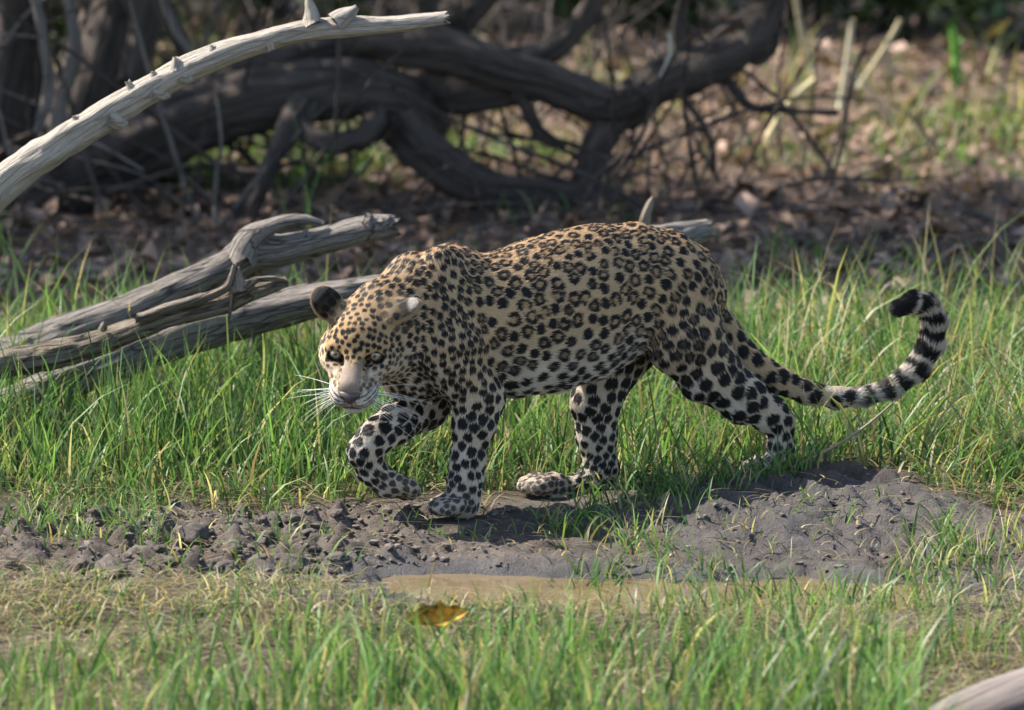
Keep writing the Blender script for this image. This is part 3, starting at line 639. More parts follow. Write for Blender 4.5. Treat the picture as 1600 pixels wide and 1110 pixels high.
# tail
TL = [(1088, 446, 26, .0), (1122, 512, 27, .0), (1162, 562, 25, .0), (1212, 593, 20, .0), (1260, 613, 16.5, -.005), (1305, 622, 14.5, -.01), (1350, 620, 13.5, -.02), (1393, 607, 15, -.03),
      (1431, 578, 17, -.04), (1454, 540, 17.5, -.05), (1460, 505, 17, -.06), (1451, 481, 16, -.07), (1430, 473, 14, -.08), (1407, 481, 11, -.09)]
def tailp(x, y, o):
    Y0 = axisY(1130); return at(x, y, Y0 - .01 + (x - 1130) * PXM * .25 + o * .3)
chain([(tailp(x, y, o), r * px) for x, y, r, o in TL], 'tail', .012, flow=1)
# head ------------------------------------------------------------
hy, hp, hr = R(12.0), R(25.0), R(-1.5)
f0 = np.array([-math.sin(hy), -math.cos(hy), 0]); l0 = np.array([math.cos(hy), -math.sin(hy), 0])
HF = f0 * math.cos(hp) + np.array([0, 0, -math.sin(hp)]); HU = f0 * math.sin(hp) + np.array([0, 0, math.cos(hp)])
HL = l0 * math.cos(hr) + HU * math.sin(hr); HU = unit(np.cross(HF, HL)); HL = np.cross(HU, HF)
HM = np.array([HF, HL, HU])
eyeL, eyeR = np.array([.0485, .0445, .005]), np.array([.0485, -.0445, .005])
HO = at(556, 555, -.275) - HM.T @ np.array([.055, 0, .006])
def H(x, y, z): return HO + HM.T @ np.array([x, y, z])
def hell(c, rad, k=.02, rot=None, sub=False, flow=None):
    M = HM if rot is None else rot
    ell(H(*c), rad, M, 'head', k, flow=flow if flow is not None else -HF + HU * .2, sub=sub)
hell((-.035, 0, .022), (.088, .070, .062), .02)
hell((.018, 0, .026), (.050, .056, .046), .02)
for s in (-1, 1):
    hell((-.010, s * .056, -.030), (.058, .043, .054), .025, flow=-HF + HL * s * .5)     # cheek
    hell((.033, s * .044, .0252), (.029, .026, .0160), .012)                                # brow
    hell((.040, s * .055, -.012), (.034, .022, .022), .02)                                # cheekbone
seg(H(.030, 0, .008), H(.120, 0, -.034), (.037, .034), (.031, .026), 'head', .022, u=HL, flow=-HF)
for s in (-1, 1):
    hell((.112, s * .0225, -.062), (.036, .027, .0265), .010, flow=-HF + HL * s)
for s in (-1, 1):
    seg(H(.048, s * .040, -.020), H(.100, s * .026, -.056), (.027, .026), (.026, .024), 'head', .02, u=HL, flow=-HF + HL * s * .4)
hell((.104, 0, -.093), (.030, .026, .0165), .008)
seg(H(-.01, 0, -.065), H(.088, 0, -.086), (.060, .034), (.030, .020), 'head', .018, u=HL, flow=-HF)
for s in (-1, 1):
    hell((.064, s * .0455, .004), (.026, .0178, .0118), .007, sub=True)                     # eye sockets
    hell((.072, s * .0285, .0), (.02, .008, .010), .012, sub=True)                       # inner corner hollow
# ears: shell, convex side to the front
EARS = []
for s, axv, nv, Le, We in ((-1, (-.12, -.66, .74), (.66, .42, .60), .044, .035), (1, (-.10, .90, .44), (.30, -.28, .91), .054, .030)):
    ax = unit(HM.T @ np.array(axv)); n = HM.T @ np.array(nv); n = unit(n - ax * (n @ ax)); w = np.cross(n, ax)
    base = H(-.030, s * .062, .062 if s < 0 else .056); c = base + ax * (.024 if s < 0 else .030)
    M = np.array([ax, w, n])
    ell(c, (Le, We, .017), M, 'ear', .014, flow=ax)
    ell(c + ax * .010 - n * .017, (Le * .86, We * .82, .018), M, 'ear', .004, flow=ax, sub=True)
    EARS.append((c, M, s))

# ---- field on a grid, surface nets
hG = 0.0032
lo = np.array([1e9] * 3); hi = -lo
for q in prims:
    if q['sub']: continue
    if q['t'] == 'seg': pts = np.array([q['a'], q['b']]); r = max(q['ra'].max(), q['rb'].max())
    else: pts = np.array([q['a']]); r = q['rad'].max()
    lo = np.minimum(lo, pts.min(0) - r); hi = np.maximum(hi, pts.max(0) + r)
lo -= .02; hi += .02
dim = np.ceil((hi - lo) / hG).astype(int)
F = np.full(dim, 0.2, np.float32)
for q in sorted(prims, key=lambda q: q['sub']):
    if q['t'] == 'seg': pts = np.array([q['a'], q['b']]); r = max(q['ra'].max(), q['rb'].max())
    else: pts = np.array([q['a']]); r = q['rad'].max()
    pad = r + 2.2 * q['k'] + .008
    i0 = np.maximum(((pts.min(0) - pad - lo) / hG).astype(int), 0); i1 = np.minimum(((pts.max(0) + pad - lo) / hG).astype(int) + 2, dim)
    gx, gy, gz_ = [(lo[a] + hG * np.arange(i0[a], i1[a])).astype(np.float32) for a in range(3)]
    P_ = np.stack(np.meshgrid(gx, gy, gz_, indexing='ij'), -1)
    f = feval(P_, q).astype(np.float32)
    sl_ = tuple(slice(i0[a], i1[a]) for a in range(3)); g = F[sl_]; k = q['k']
    if q['sub']:
        h_ = np.maximum(k - np.abs(g + f), 0) / k; F[sl_] = np.maximum(g, -f) + h_ * h_ * k * .25
    else:
        h_ = np.maximum(k - np.abs(g - f), 0) / k; F[sl_] = np.minimum(g, f) - h_ * h_ * k * .25
def surface_nets(F, lo, h):
    ins = (F < 0); n = np.array(F.shape) - 1
    cnt = np.zeros(n, np.uint8)
    for a in (0, 1):
        for b in (0, 1):
            for c in (0, 1):
                cnt += ins[a:n[0] + a, b:n[1] + b, c:n[2] + c]
    act = np.argwhere((cnt > 0) & (cnt < 8)); lin = (act[:, 0] * n[1] + act[:, 1]) * n[2] + act[:, 2]
    cor = [(a, b, c) for a in (0, 1) for b in (0, 1) for c in (0, 1)]
    val = np.stack([F[act[:, 0] + a, act[:, 1] + b, act[:, 2] + c] for a, b, c in cor], 1)
    acc = np.zeros((len(act), 3)); num = np.zeros(len(act))
    for i in range(8):
        for j in range(i + 1, 8):
            ci, cj = np.array(cor[i]), np.array(cor[j])
            if abs(ci - cj).sum() != 1: continue
            x = (val[:, i] < 0) != (val[:, j] < 0)
            t = np.where(x, val[:, i] / np.where(x, val[:, i] - val[:, j], 1), 0)
            acc += np.where(x[:, None], ci + (cj - ci) * t[:, None], 0); num += x
    V = lo + h * (act + acc / num[:, None])
    quads = []
    for ax_ in range(3):
        b_, c_ = (ax_ + 1) % 3, (ax_ + 2) % 3
        s0 = [slice(1, -1)] * 3; s1 = [slice(1, -1)] * 3; s0[ax_] = slice(0, -1); s1[ax_] = slice(1, None)
        A, B = ins[tuple(s0)], ins[tuple(s1)]
        e = np.argwhere(A != B)
        flip = A[tuple(e.T)]
        base = e.copy(); base[:, b_] += 1; base[:, c_] += 1
        q = []
        for db, dc in ((-1, -1), (0, -1), (0, 0), (-1, 0)):
            cc = base.copy(); cc[:, b_] += db; cc[:, c_] += dc
            q.append(np.searchsorted(lin, (cc[:, 0] * n[1] + cc[:, 1]) * n[2] + cc[:, 2]))
        q = np.stack(q, 1); q[~flip] = q[~flip][:, ::-1]; quads.append(q)
    return V, np.concatenate(quads)
BV, BF = surface_nets(F, lo, hG); del F
def vert_normals(V, Fq):
    fn = np.cross(V[Fq[:, 2]] - V[Fq[:, 0]], V[Fq[:, 3]] - V[Fq[:, 1]]); N = np.zeros_like(V)
    for i in range(4): np.add.at(N, Fq[:, i], fn)
    return unit(N), np.linalg.norm(fn, axis=1) / 2
def relax(V, Fq, it, lam=.5):
    for _ in range(it):
        s = np.zeros_like(V); c = np.zeros(len(V))
        for i in range(4):
            j = Fq[:, (i + 1) % 4]
            np.add.at(s, Fq[:, i], V[j]); np.add.at(c, Fq[:, i], 1)
        V = V + lam * (s / np.maximum(c, 1)[:, None] - V)
    return V
BV = relax(BV, BF, 2, .4)
BN, BA = vert_normals(BV, BF)

# ---- regions, flow of the coat
REG = ['flank', 'neck', 'shoulder', 'leg', 'paw', 'rump', 'thigh', 'tail', 'head', 'ear']
def analyse(P):
    w = np.zeros((len(P), len(REG))); fl = np.zeros((len(P), 3))
    for q in prims:
        if q['sub']: continue
        f = feval(P, q); ww = np.exp(-np.clip(f, -.02, 1) / .012)
        w[:, REG.index(q['region'])] += ww; fl += ww[:, None] * q['flow']
    w /= w.sum(1, keepdims=True); return w, unit(fl)
BW, BFL = analyse(BV)

def headloc(P): return (P - HO) @ HM.T
# spot spacing (metres) per region
SPAC = dict(flank=.0275, neck=.0168, shoulder=.0165, leg=.0245, paw=.0150, rump=.0240, thigh=.0300, tail=.030, head=.0118, ear=.02)
spv = np.array([SPAC[r] for r in REG])
def spacing(P, w):
    s = w @ spv
    s = s * (1 - (w[:, REG.index('leg')]) * .30 * smooth(.24, .08, P[:, 2])) * (1 - w[:, REG.index('flank')] * .18 * smooth(.50, .60, P[:, 2]))
    # shoulder spots grow downwards into the leg, back and rump spots small along the spine
    return s
def poisson(V, w):
    s = spacing(V, w); order = rng.permutation(len(V))[:45000]; cell = .03; grid = {}; out = []
    for i in order:
        p = V[i]; r = s[i]; c = tuple((p // cell).astype(int)); ok = True
        for a in (-1, 0, 1):
            for b in (-1, 0, 1):
                for d in (-1, 0, 1):
                    for j in grid.get((c[0] + a, c[1] + b, c[2] + d), ()):
                        if ((V[j] - p) ** 2).sum() < (.5 * (r + s[j])) ** 2: ok = False; break
                    if not ok: break
                if not ok: break
            if not ok: break
        if ok: grid.setdefault(c, []).append(i); out.append(i)
    return np.array(out)
SP = poisson(BV, BW)
SPP, SPS = BV[SP], spacing(BV[SP], BW[SP])
SPJ = rng.random(len(SP)); SPK = kdtree.KDTree(len(SP))
for i, p in enumerate(SPP): SPK.insert(p.tolist(), i)
SPK.balance()

TAILC = np.array([tailp(x, y, o) for x, y, r, o in TL]); TAILS = np.concatenate([[0], np.cumsum(np.linalg.norm(np.diff(TAILC, axis=0), axis=1))])
def tail_s(P):
    best = np.full(len(P), 9.0); s = np.zeros(len(P)); side = np.zeros(len(P))
    for a, b, s0, s1 in zip(TAILC[:-1], TAILC[1:], TAILS[:-1], TAILS[1:]):
        d = b - a; t = np.clip(((P - a) @ d) / (d @ d), 0, 1); e = P - a - t[:, None] * d; dist = np.linalg.norm(e, axis=1); m = dist < best
        best[m] = dist[m]; s[m] = (s0 + t * (s1 - s0))[m]
        w_ = unit(d); sd = e @ unit(np.cross(w_, [0, -1, 0])) ; side[m] = (sd / np.maximum(dist, 1e-6))[m]
    return s, side
BLACK = np.array([.008, .0072, .007])
def coat(P, N, w, jit=0.0):
    """base colour of the coat at points P"""
    n = len(P)
    wd = np.stack([vnoise(P * 95, 3), vnoise(P * 95, 4), vnoise(P * 95, 5)], 1) * .0026 + np.stack([vnoise(P * 240, 6), vnoise(P * 240, 7), vnoise(P * 240, 8)], 1) * .0011
    sloc = spacing(P, w)
    Q = P + wd * np.clip(sloc / .024, .45, 1.1)[:, None]
    f1 = np.zeros(n); f2 = np.zeros(n); i1 = np.zeros(n, int)
    for i, p in enumerate(Q.tolist()):
        r = SPK.find_n(p, 2); f1[i] = r[0][2]; f2[i] = r[1][2]; i1[i] = r[0][1]
    rs = SPS[i1]; d = f1 / rs; e = (f2 - f1) / rs; jv = SPJ[i1]
    R_ = {r: w[:, i] for i, r in enumerate(REG)}
    hl = headloc(P)
    z = P[:, 2]
    # ground colour: tawny above, pale below
    low = np.clip(-N[:, 2] * .9 + .1, 0, 1)
    tawny = np.array([.44, .300, .165]); rust = np.array([.40, .240, .118]); pale = np.array([.54, .465, .385]); grey = np.array([.50, .43, .36])
    c = np.repeat(tawny[None], n, 0)
    ridge = smooth(.35, .95, N[:, 2]) * (R_['flank'] + R_['rump'] + R_['neck'] + R_['shoulder'])
    c = c + (rust - c) * (ridge * .6)[:, None]
    trunkz = smooth(.35, .22, z + .02 * vnoise(P * 9, 21))
    bel = np.clip(smooth(.05, -.6, N[:, 2]) * .8 + trunkz * .35, 0, 1) * (R_['flank'] + R_['neck'] * .9 + R_['shoulder'])
    legp = (R_['leg'] + R_['paw']) * np.clip(.62 + .5 * smooth(.3, -.4, N @ LAT * 0 + N[:, 0]), 0, 1)
    thp = R_['thigh'] * np.clip(smooth(.46, .24, z) * .55 + smooth(.2, -.7, N[:, 0] * .5 + N[:, 2]) * .7, 0, 1)
    pm = np.clip(bel + legp + thp, 0, 1)
    c = c + (pale - c) * pm[:, None]
    # solid spots; open rosettes on the flank; more rust inside the rosette
    flk = R_['flank'] * smooth(.30, .44, z) + R_['rump'] * .25
    thr = .47 + .15 * jv
    thr = thr + .08 * (R_['leg'] + R_['thigh']) + .03 * (R_['shoulder'] + R_['neck'])
    edge = .028
    solid = smooth(thr + edge, thr - edge, d) * smooth(.08, .16, e)
    rr = .61 + .07 * jv
    ring = smooth(rr + edge, rr - edge, d) * smooth(.05, .12, e) * smooth(.08 + .16 * jv, .18 + .17 * jv, d)
    brk = vnoise(P * 68, 31)
    ring = ring * smooth(-.70, -.48, brk)
    isr = flk * smooth(.30, .38, jv)
    dark = solid * (1 - isr) + ring * isr
    c = c + (rust * .86 - c) * (isr * smooth(.36, .24, d) * .75)[:, None]
    dark = dark * (1 - .15 * R_['paw']); c = c + (np.array([.34, .265, .20]) - c) * (R_['paw'] * .7)[:, None]
    # tail: bold blotches that close into rings towards the end, white below
    ts, side = tail_s(P); tw = R_['tail']
    tn = ts / TAILS[-1]
    late = smooth(.50, .66, tn) * tw
    band = smooth(-.12, .12, np.sin(ts / .043 * 2 * math.pi + 1.3 * vnoise(P * 40, 40) ) + .42) * smooth(-.95, -.5, side * -1 + .42 * vnoise(P * 50, 44) + .25)
    band = np.where(tn > .95, 1, band)
    dark = dark * (1 - late) + band * late
    c = c + (np.array([.50, .44, .38]) - c) * (tw * smooth(.30, .55, tn) * .8)[:, None]
    # head
    hw = R_['head']; x, y, zz = hl.T; ay = np.abs(y)
    hc = np.repeat(np.array([.43, .27, .125])[None], n, 0)
    white = np.array([.62, .57, .51])
    lowf = smooth(.012, -.045, zz - .25 * ay); hc = hc + (np.array([.47, .37, .27]) - hc) * (lowf * .75)[:, None]
    zb = .014 - .50 * (x - .045)                                    # height of the bridge of the nose
    bridge = smooth(.0255, .0185, ay) * smooth(.052, .068, x + .010 * vnoise(hl * 90, 66)) * smooth(-.030, -.018, zz - zb) * smooth(.016, .006, zz + .006 * vnoise(hl * 120, 67))
    hc = hc + (np.array([.215, .168, .135]) - hc) * (bridge * .9)[:, None]
    chin = smooth(-.072, -.084, zz) * smooth(.02, .06, x); hc = hc + (white - hc) * chin[:, None]
    pads = smooth(.068, .082, x) * smooth(-.034, -.046, zz); hc = hc + (np.array([.50, .44, .39]) - hc) * pads[:, None]
    de = np.sqrt((x - .060) ** 2 * .5 + (ay - .046) ** 2 * .75 + (zz - .004) ** 2 * 2.2)
    und = np.exp(-(((ay - .044) / .015) ** 2 + ((zz + .0175) / .0048) ** 2)) * smooth(.03, .05, x); hc = hc + (white - hc) * (und * .5)[:, None]
    hd = smooth(.46 + .13 * jv + .05, .46 + .13 * jv - .05, d)
    hd = hd * (1 - bridge) * (1 - .75 * pads) * (1 - und) * (1 - .8 * chin)
    hd = np.where((zz < -.012) & (x > .0), hd * .85, hd)
    rows = smooth(.0, .40, np.sin((zz - .22 * ay + .10 * (x - .11)) / .0088 * 2 * math.pi)) * smooth(-.45, .1, vnoise(hl * 150, 51) + .3)
    hd = np.maximum(hd, rows * pads * smooth(.006, .013, ay) * smooth(-.084, -.076, zz) * .92)
    rim = smooth(.0200, .0172, de) * smooth(.03, .045, x); hd = np.maximum(hd, rim)
    tear = np.exp(-(((ay - .031 + .25 * (zz + .01)) / .0042) ** 2)) * smooth(-.034, -.022, zz) * smooth(.012, .0, zz) * smooth(.045, .055, x); hd = np.maximum(hd, tear * .6)
    mouth = np.exp(-((zz + .0855 - .12 * np.maximum(ay - .012, 0) - .10 * smooth(.10, .04, x) * .12) / .0030) ** 2) * smooth(.03, .06, x); hd = np.maximum(hd, mouth)
    lipc = np.exp(-((y / .0022) ** 2)) * smooth(-.058, -.064, zz) * smooth(-.088, -.084, zz) * smooth(.12, .13, x); hd = np.maximum(hd, lipc * .8)
    c = c + (hc - c) * hw[:, None]; dark = dark * (1 - hw) + hd * hw
    # ears: black backs with a tip patch (pale left, painted sunlight right), tawny rim
    ew = R_['ear']
    if ew.max() > .02:
        for ec, M, s in EARS:
            l = (P - ec) @ M.T; near = (np.linalg.norm(l, axis=1) < .055) * ew
            rho = np.sqrt((l[:, 0] / (.044 if s < 0 else .054)) ** 2 + (l[:, 1] / (.035 if s < 0 else .030)) ** 2)
            back = l[:, 2] > -.004
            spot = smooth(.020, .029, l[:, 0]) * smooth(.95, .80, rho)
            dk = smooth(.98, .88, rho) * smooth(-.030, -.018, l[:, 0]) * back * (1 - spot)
            ec_ = np.where(back[:, None], np.array([.36, .325, .30] if s > 0 else [.10, .094, .09]) * spot[:, None] + np.array([.36, .25, .15]) * (1 - spot[:, None]), np.array([.40, .33, .27]))  # grey tip of the right ear paints light on black fur
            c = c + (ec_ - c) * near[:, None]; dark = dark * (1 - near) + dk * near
    c = c * (1 + .10 * vnoise(P * 30, 60) + .16 * hw * vnoise(P * 260, 61) * smooth(.03, .06, x))[:, None]
    if jit: c = c * (1 + jit * rng.standard_normal(n))[:, None]
    dk = np.clip(dark, 0, 1)[:, None]
    return np.clip(c * (1 - dk) + BLACK * dk, .004, .9)

def rgba(c): return np.concatenate([c, np.ones((len(c), 1))], 1)
lep = empty('leopard', (float(BV[:, 0].mean()), float(BV[:, 1].mean()), 0.0))
tag(lep, 'spotted leopard walking left with lowered head and one forepaw raised', 'leopard')
skin = mat_attr('leopard_skin', .7, .2, 900, .25, .0008)
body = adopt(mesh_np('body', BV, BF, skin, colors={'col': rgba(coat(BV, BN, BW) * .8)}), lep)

# fur: short strands combed along the body
def make_fur(count, name):
    hw = (BW[:, REG.index('head')] + BW[:, REG.index('ear')])[BF].mean(1)
    lw = (BW[:, REG.index('leg')] + BW[:, REG.index('paw')])[BF].mean(1)
    vis = np.where((BN[BF].mean(1) @ (-_fw)) > -.30, 1.0, .12)                 # sparser on the far side of the body
    pr = BA * (1 + 3.2 * hw + .7 * lw) * vis; pr /= pr.sum()
    fi = rng.choice(len(BF), count, p=pr); u = rng.random((count, 1)); v = rng.random((count, 1)); Q = BF[fi]
    def ip(A): return (A[Q[:, 0]] * (1 - u) + A[Q[:, 1]] * u) * (1 - v) + (A[Q[:, 3]] * (1 - u) + A[Q[:, 2]] * u) * v
    P = ip(BV); N = unit(ip(BN)); w = ip(BW); fl = ip(BFL)
    rw = {r: w[:, i] for i, r in enumerate(REG)}
    hl = headloc(P)
    # keep the eyes, nose leather clear
    de = np.minimum(np.linalg.norm((hl - (eyeL + [.010, 0, 0])) * [1, 1, 1.5], axis=1), np.linalg.norm((hl - (eyeR + [.010, 0, 0])) * [1, 1, 1.5], axis=1))
    nose = np.linalg.norm((hl - [.148, 0, -.047]) / [.022, .025, .0165], axis=1) < 1
    keep = (de > .0165) & ~nose
    P, N, w, fl, hl = P[keep], N[keep], w[keep], fl[keep], hl[keep]; rw = {k: a[keep] for k, a in rw.items()}; n = len(P)
    tn = tail_s(P)[0] / TAILS[-1]
    L = w @ np.array([.0090, .0100, .0090, .0085, .0042, .0105, .0105, .012, .0058, .0055])
    L = L + rw['tail'] * smooth(.5, .9, tn) * .008 + rw['flank'] * smooth(-.2, -.8, N[:, 2]) * .010
    ch = rw['head'] * smooth(.03, -.03, hl[:, 0]) * smooth(.01, -.03, hl[:, 2]); L = L + ch * .008
    L = L * np.where((rw['head'] > .5) & (hl[:, 0] > .05), .62, 1.0)
    L = L * rng.uniform(.7, 1.25, n)
    cl = np.stack([vnoise(P * 120, 70), vnoise(P * 120, 71), vnoise(P * 120, 72)], 1)
    T = fl + .30 * cl + .13 * rng.standard_normal((n, 3)); T = unit(T - N * (T * N).sum(1, keepdims=True))
    lift = np.clip(.34 + .12 * rng.standard_normal(n), .12, .9) + .25 * rw['tail'] + .18 * rw['ear']
    lift = lift[:, None]; L = L[:, None]
    k = 4; pts = np.zeros((n, k, 3))
    for i in range(k):
        t = i / (k - 1)
        pts[:, i] = P - N * .0006 + T * L * t * (1 - .06 * t) + N * L * (lift * t - lift * .55 * t * t)
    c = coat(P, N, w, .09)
    hc = bpy.data.hair_curves.new(name); hc.add_curves([k] * n)
    off = np.array(lep.location)
    hc.attributes['position'].data.foreach_set('vector', (pts.reshape(-1, 3) - off).astype(np.float32).ravel())
    ra = np.tile(np.array([1.0, .9, .62, .12]), n) * np.repeat(np.where(rw['head'] + rw['ear'] > .5, .00034, .00052), k)
    ar = hc.attributes.get('radius') or hc.attributes.new('radius', 'FLOAT', 'POINT'); ar.data.foreach_set('value', ra.astype(np.float32))
    ac = hc.attributes.new('col', 'FLOAT_COLOR', 'CURVE'); ac.data.foreach_set('color', rgba(c).astype(np.float32).ravel())
    m, nt, b = nodes('leopard_fur'); nt.links.new(attr(nt, 'col').outputs['Color'], b.inputs['Base Color'])
    b.inputs['Roughness'].default_value = .48; b.inputs['Specular IOR Level'].default_value = .26
    hc.materials.append(m)
    o = bpy.data.objects.new(name, hc); COL.objects.link(o); o.parent = lep; return o
fur = make_fur(330000, 'fur')

# eyes, nose, whiskers
def uv_sphere(c, rad, M, nu=24, nv=14):
    a = np.linspace(0, 2 * math.pi, nu, endpoint=False); b = np.linspace(-math.pi / 2, math.pi / 2, nv)
    V = np.array([[math.sin(t), math.cos(t) * math.cos(p), math.cos(t) * math.sin(p)] for t in b for p in a])
    Fq = np.array([[i * nu + j, i * nu + (j + 1) % nu, (i + 1) * nu + (j + 1) % nu, (i + 1) * nu + j] for i in range(nv - 1) for j in range(nu)])
    return np.asarray(c) + (V * np.asarray(rad)) @ np.asarray(M), Fq
def simple(name, col, rough=.5, spec=.5, coat_=0):
    m, nt, b = nodes(name); b.inputs['Base Color'].default_value = (*col, 1); b.inputs['Roughness'].default_value = rough
    b.inputs['Specular IOR Level'].default_value = spec; b.inputs['Coat Weight'].default_value = coat_; b.inputs['Coat Roughness'].default_value = .05; return m
m_eye = simple('eyeball', (.05, .04, .035), .25); m_iris = simple('iris', (.19, .165, .09), .25, .5, 1.0); m_pup = simple('pupil', (.006, .006, .006), .1, .5, 1.0)
look = unit(CAM - HO)
for e in (eyeR, eyeL):
    c = H(*e); d = unit(look * .75 + HF * .3 + np.array([-.12, 0, 0])); w = unit(np.cross(d, HU)); M = np.array([d, w, np.cross(w, d)])
    v, f = uv_sphere(c, (.0170,) * 3, M); eo = adopt(mesh_np('eye', v, f, m_eye), lep)
    v, f = uv_sphere(c + d * .0118, (.0066, .0108, .0108), M); io = mesh_np('iris', v, f, m_iris); io.parent = eo
    v, f = uv_sphere(c + d * .0168, (.0026, .0042, .0042), M); po = mesh_np('pupil', v, f, m_pup); po.parent = eo
# nose leather: a rounded triangle folded over the tip of the muzzle
nv_, nf_ = uv_sphere((0, 0, 0), (1, 1, 1), np.eye(3), 28, 18)
x, y, z = nv_.T
wid = .0255 * (1 - .42 * smooth(.1, -1, z)); 
loc = np.stack([.1435 + .0125 * x - .004 * z - .006 * y * y, wid * y * (1 + .1 * np.maximum(z, 0)), -.0470 + .0150 * z + .002 * y * y], 1)
nos = np.exp(-(((np.abs(y) - .52) / .22) ** 2 + ((z + .25) / .32) ** 2)) * (x > 0); loc[:, 0] -= .006 * nos
m_nose, nt, b = nodes('nose_leather'); b.inputs['Base Color'].default_value = (.046, .031, .028, 1); b.inputs['Roughness'].default_value = .45; bump(nt, b, noise(nt, 900), .3, .0006)
adopt(mesh_np('nose', np.array([H(*p) for p in loc]), nf_, m_nose), lep)
def whiskers():
    pts = []; rad = []
    for s in (-1, 1):
        for r_ in range(4):
            for cidx in range(4):
                b0_ = np.array([.122 - .010 * cidx, s * (.030 + .0045 * cidx), -.055 - .0068 * r_])
                d = unit(np.array([.18 - .22 * cidx + .1 * random.uniform(-1, 1), s * 1.0, -.12 - .22 * r_ + .15 * random.uniform(-1, 1)]))
                Lw = random.uniform(.065, .135)
                for i in range(6):
                    t = i / 5; q = b0_ + d * Lw * t + np.array([-.35, 0, -.38]) * Lw * t * t * .8
                    pts.append(H(*q)); rad.append(.00048 * (1 - .75 * t))
    pts = np.array(pts); hc = bpy.data.hair_curves.new('whiskers'); hc.add_curves([6] * (len(pts) // 6))
    hc.attributes['position'].data.foreach_set('vector', (pts - np.array(lep.location)).astype(np.float32).ravel())
    ar = hc.attributes.get('radius') or hc.attributes.new('radius', 'FLOAT', 'POINT'); ar.data.foreach_set('value', np.array(rad, np.float32))
    hc.materials.append(simple('whisker', (.8, .78, .74), .4)); o = bpy.data.objects.new('whiskers', hc); COL.objects.link(o); o.parent = lep
whiskers()
# ------------------------------------------------------------------ clods of mud: pieces of the ground
def ico(sub):
    import bmesh
    bm = bmesh.new(); bmesh.ops.create_icosphere(bm, subdivisions=sub, radius=1.0)
    v = np.array([q.co[:] for q in bm.verts]); f = np.array([[q.index for q in t.verts] for t in bm.faces]); bm.free(); return v, f
iv, if_ = ico(3)
m_clod, nt, b = nodes('mud_clod'); oc = objco(nt)
gp = nt.nodes.new('ShaderNodeNewGeometry').outputs['Position']; nt.links.new(ramp(nt, noise(nt, 45, 6, .7, gp), [(.3, (.045, .035, .028)), (.7, (.150, .123, .102))]), b.inputs['Base Color']); b.inputs['Roughness'].default_value = .95
bump(nt, b, noise(nt, 160, 6, .8, gp), 1.0, .008)
m_crumb, nt, b = nodes('mud_crumb'); oc = objco(nt); nt.links.new(ramp(nt, noise(nt, 30, 4, .7, oc), [(.3, (.045, .035, .028)), (.7, (.15, .123, .102))]), b.inputs['Base Color']); b.inputs['Roughness'].default_value = .95
clods = []
for k in range(7):
    v = iv * (1 + .34 * fbm(iv * 1.7 + k * 9.1, 3, k)[:, None] + .16 * fbm(iv * 5 + k, 3, k + 5)[:, None]) * [1.15, 1.0, .62]
    clods.append(mesh_np('mud_clod', v, if_, m_clod, link=False))
CP = [(215, 882, 30), (168, 905, 24), (130, 900, 22), (435, 832, 20), (520, 812, 14), (560, 832, 15), (480, 880, 18), (330, 880, 18), (402, 892, 16), (300, 860, 22), (268, 900, 16), (380, 855, 15), (452, 860, 13), (600, 848, 12),
      (190, 935, 22), (100, 930, 18), (350, 915, 14), (250, 850, 15), (505, 850, 11), (640, 830, 10), (550, 880, 12), (590, 890, 10)]
for _ in range(60): CP.append((rng.uniform(140, 620), rng.uniform(820, 915), rng.uniform(8, 15)))
for _ in range(150): CP.append((rng.uniform(120, 800) if rng.random() < .8 else rng.uniform(800, 1480), rng.uniform(812, 925), rng.uniform(3, 7.5)))
for i, (a, b_, r_) in enumerate(CP):
    g = gnd(a, b_)
    if puddle_d(np.array([g[0]]), np.array([g[1]]))[0] < 1.1 or not off_paws(np.array([g[0]]), np.array([g[1]]))[0]: continue
    o = bpy.data.objects.new('mud_clod', clods[i % 7]); COL.objects.link(o); o.parent = ground
    s = r_ * PXM; o.scale = (s, s, s * rng.uniform(.8, 1.1)); o.rotation_euler = (rng.uniform(-.5, .5), rng.uniform(-.5, .5), rng.uniform(0, 6.3))
    o.location = (g[0], g[1], float(gheight(g[:1], g[1:2])[0]) - s * .05)

# crumbs of drying mud
cv, cf = ico(1); n = 5200
x = rng.uniform(-1.6, 1.5, n); y = rng.uniform(-1.15, .12, n)
k = (rng.random(n) < mud_w(x, y) * (.25 + .75 * smooth(.2, -.3, x))) & (puddle_d(x, y) > 1.15) & off_paws(x, y); x, y = x[k], y[k]; n = len(x)
s = rng.uniform(.0022, .0055, n) * np.where(rng.random(n) < .12, 2.0, 1.0); z = gheight(x, y)
jit = 1 + .35 * rng.standard_normal((n, len(cv), 1)).clip(-1.4, 1.4) * .8
V = cv[None] * jit * s[:, None, None] * np.array([1.2, 1.1, .75]); V = V + np.stack([x, y, z + s * .2], 1)[:, None]
Fc = (cf[None] + (np.arange(n) * len(cv))[:, None, None]).reshape(-1, 3)
tag(mesh_np('mud_crumbs', V.reshape(-1, 3), Fc, m_crumb, smooth_shade=False), 'small crumbs of grey drying mud strewn beside the puddle', 'mud', kind='stuff')

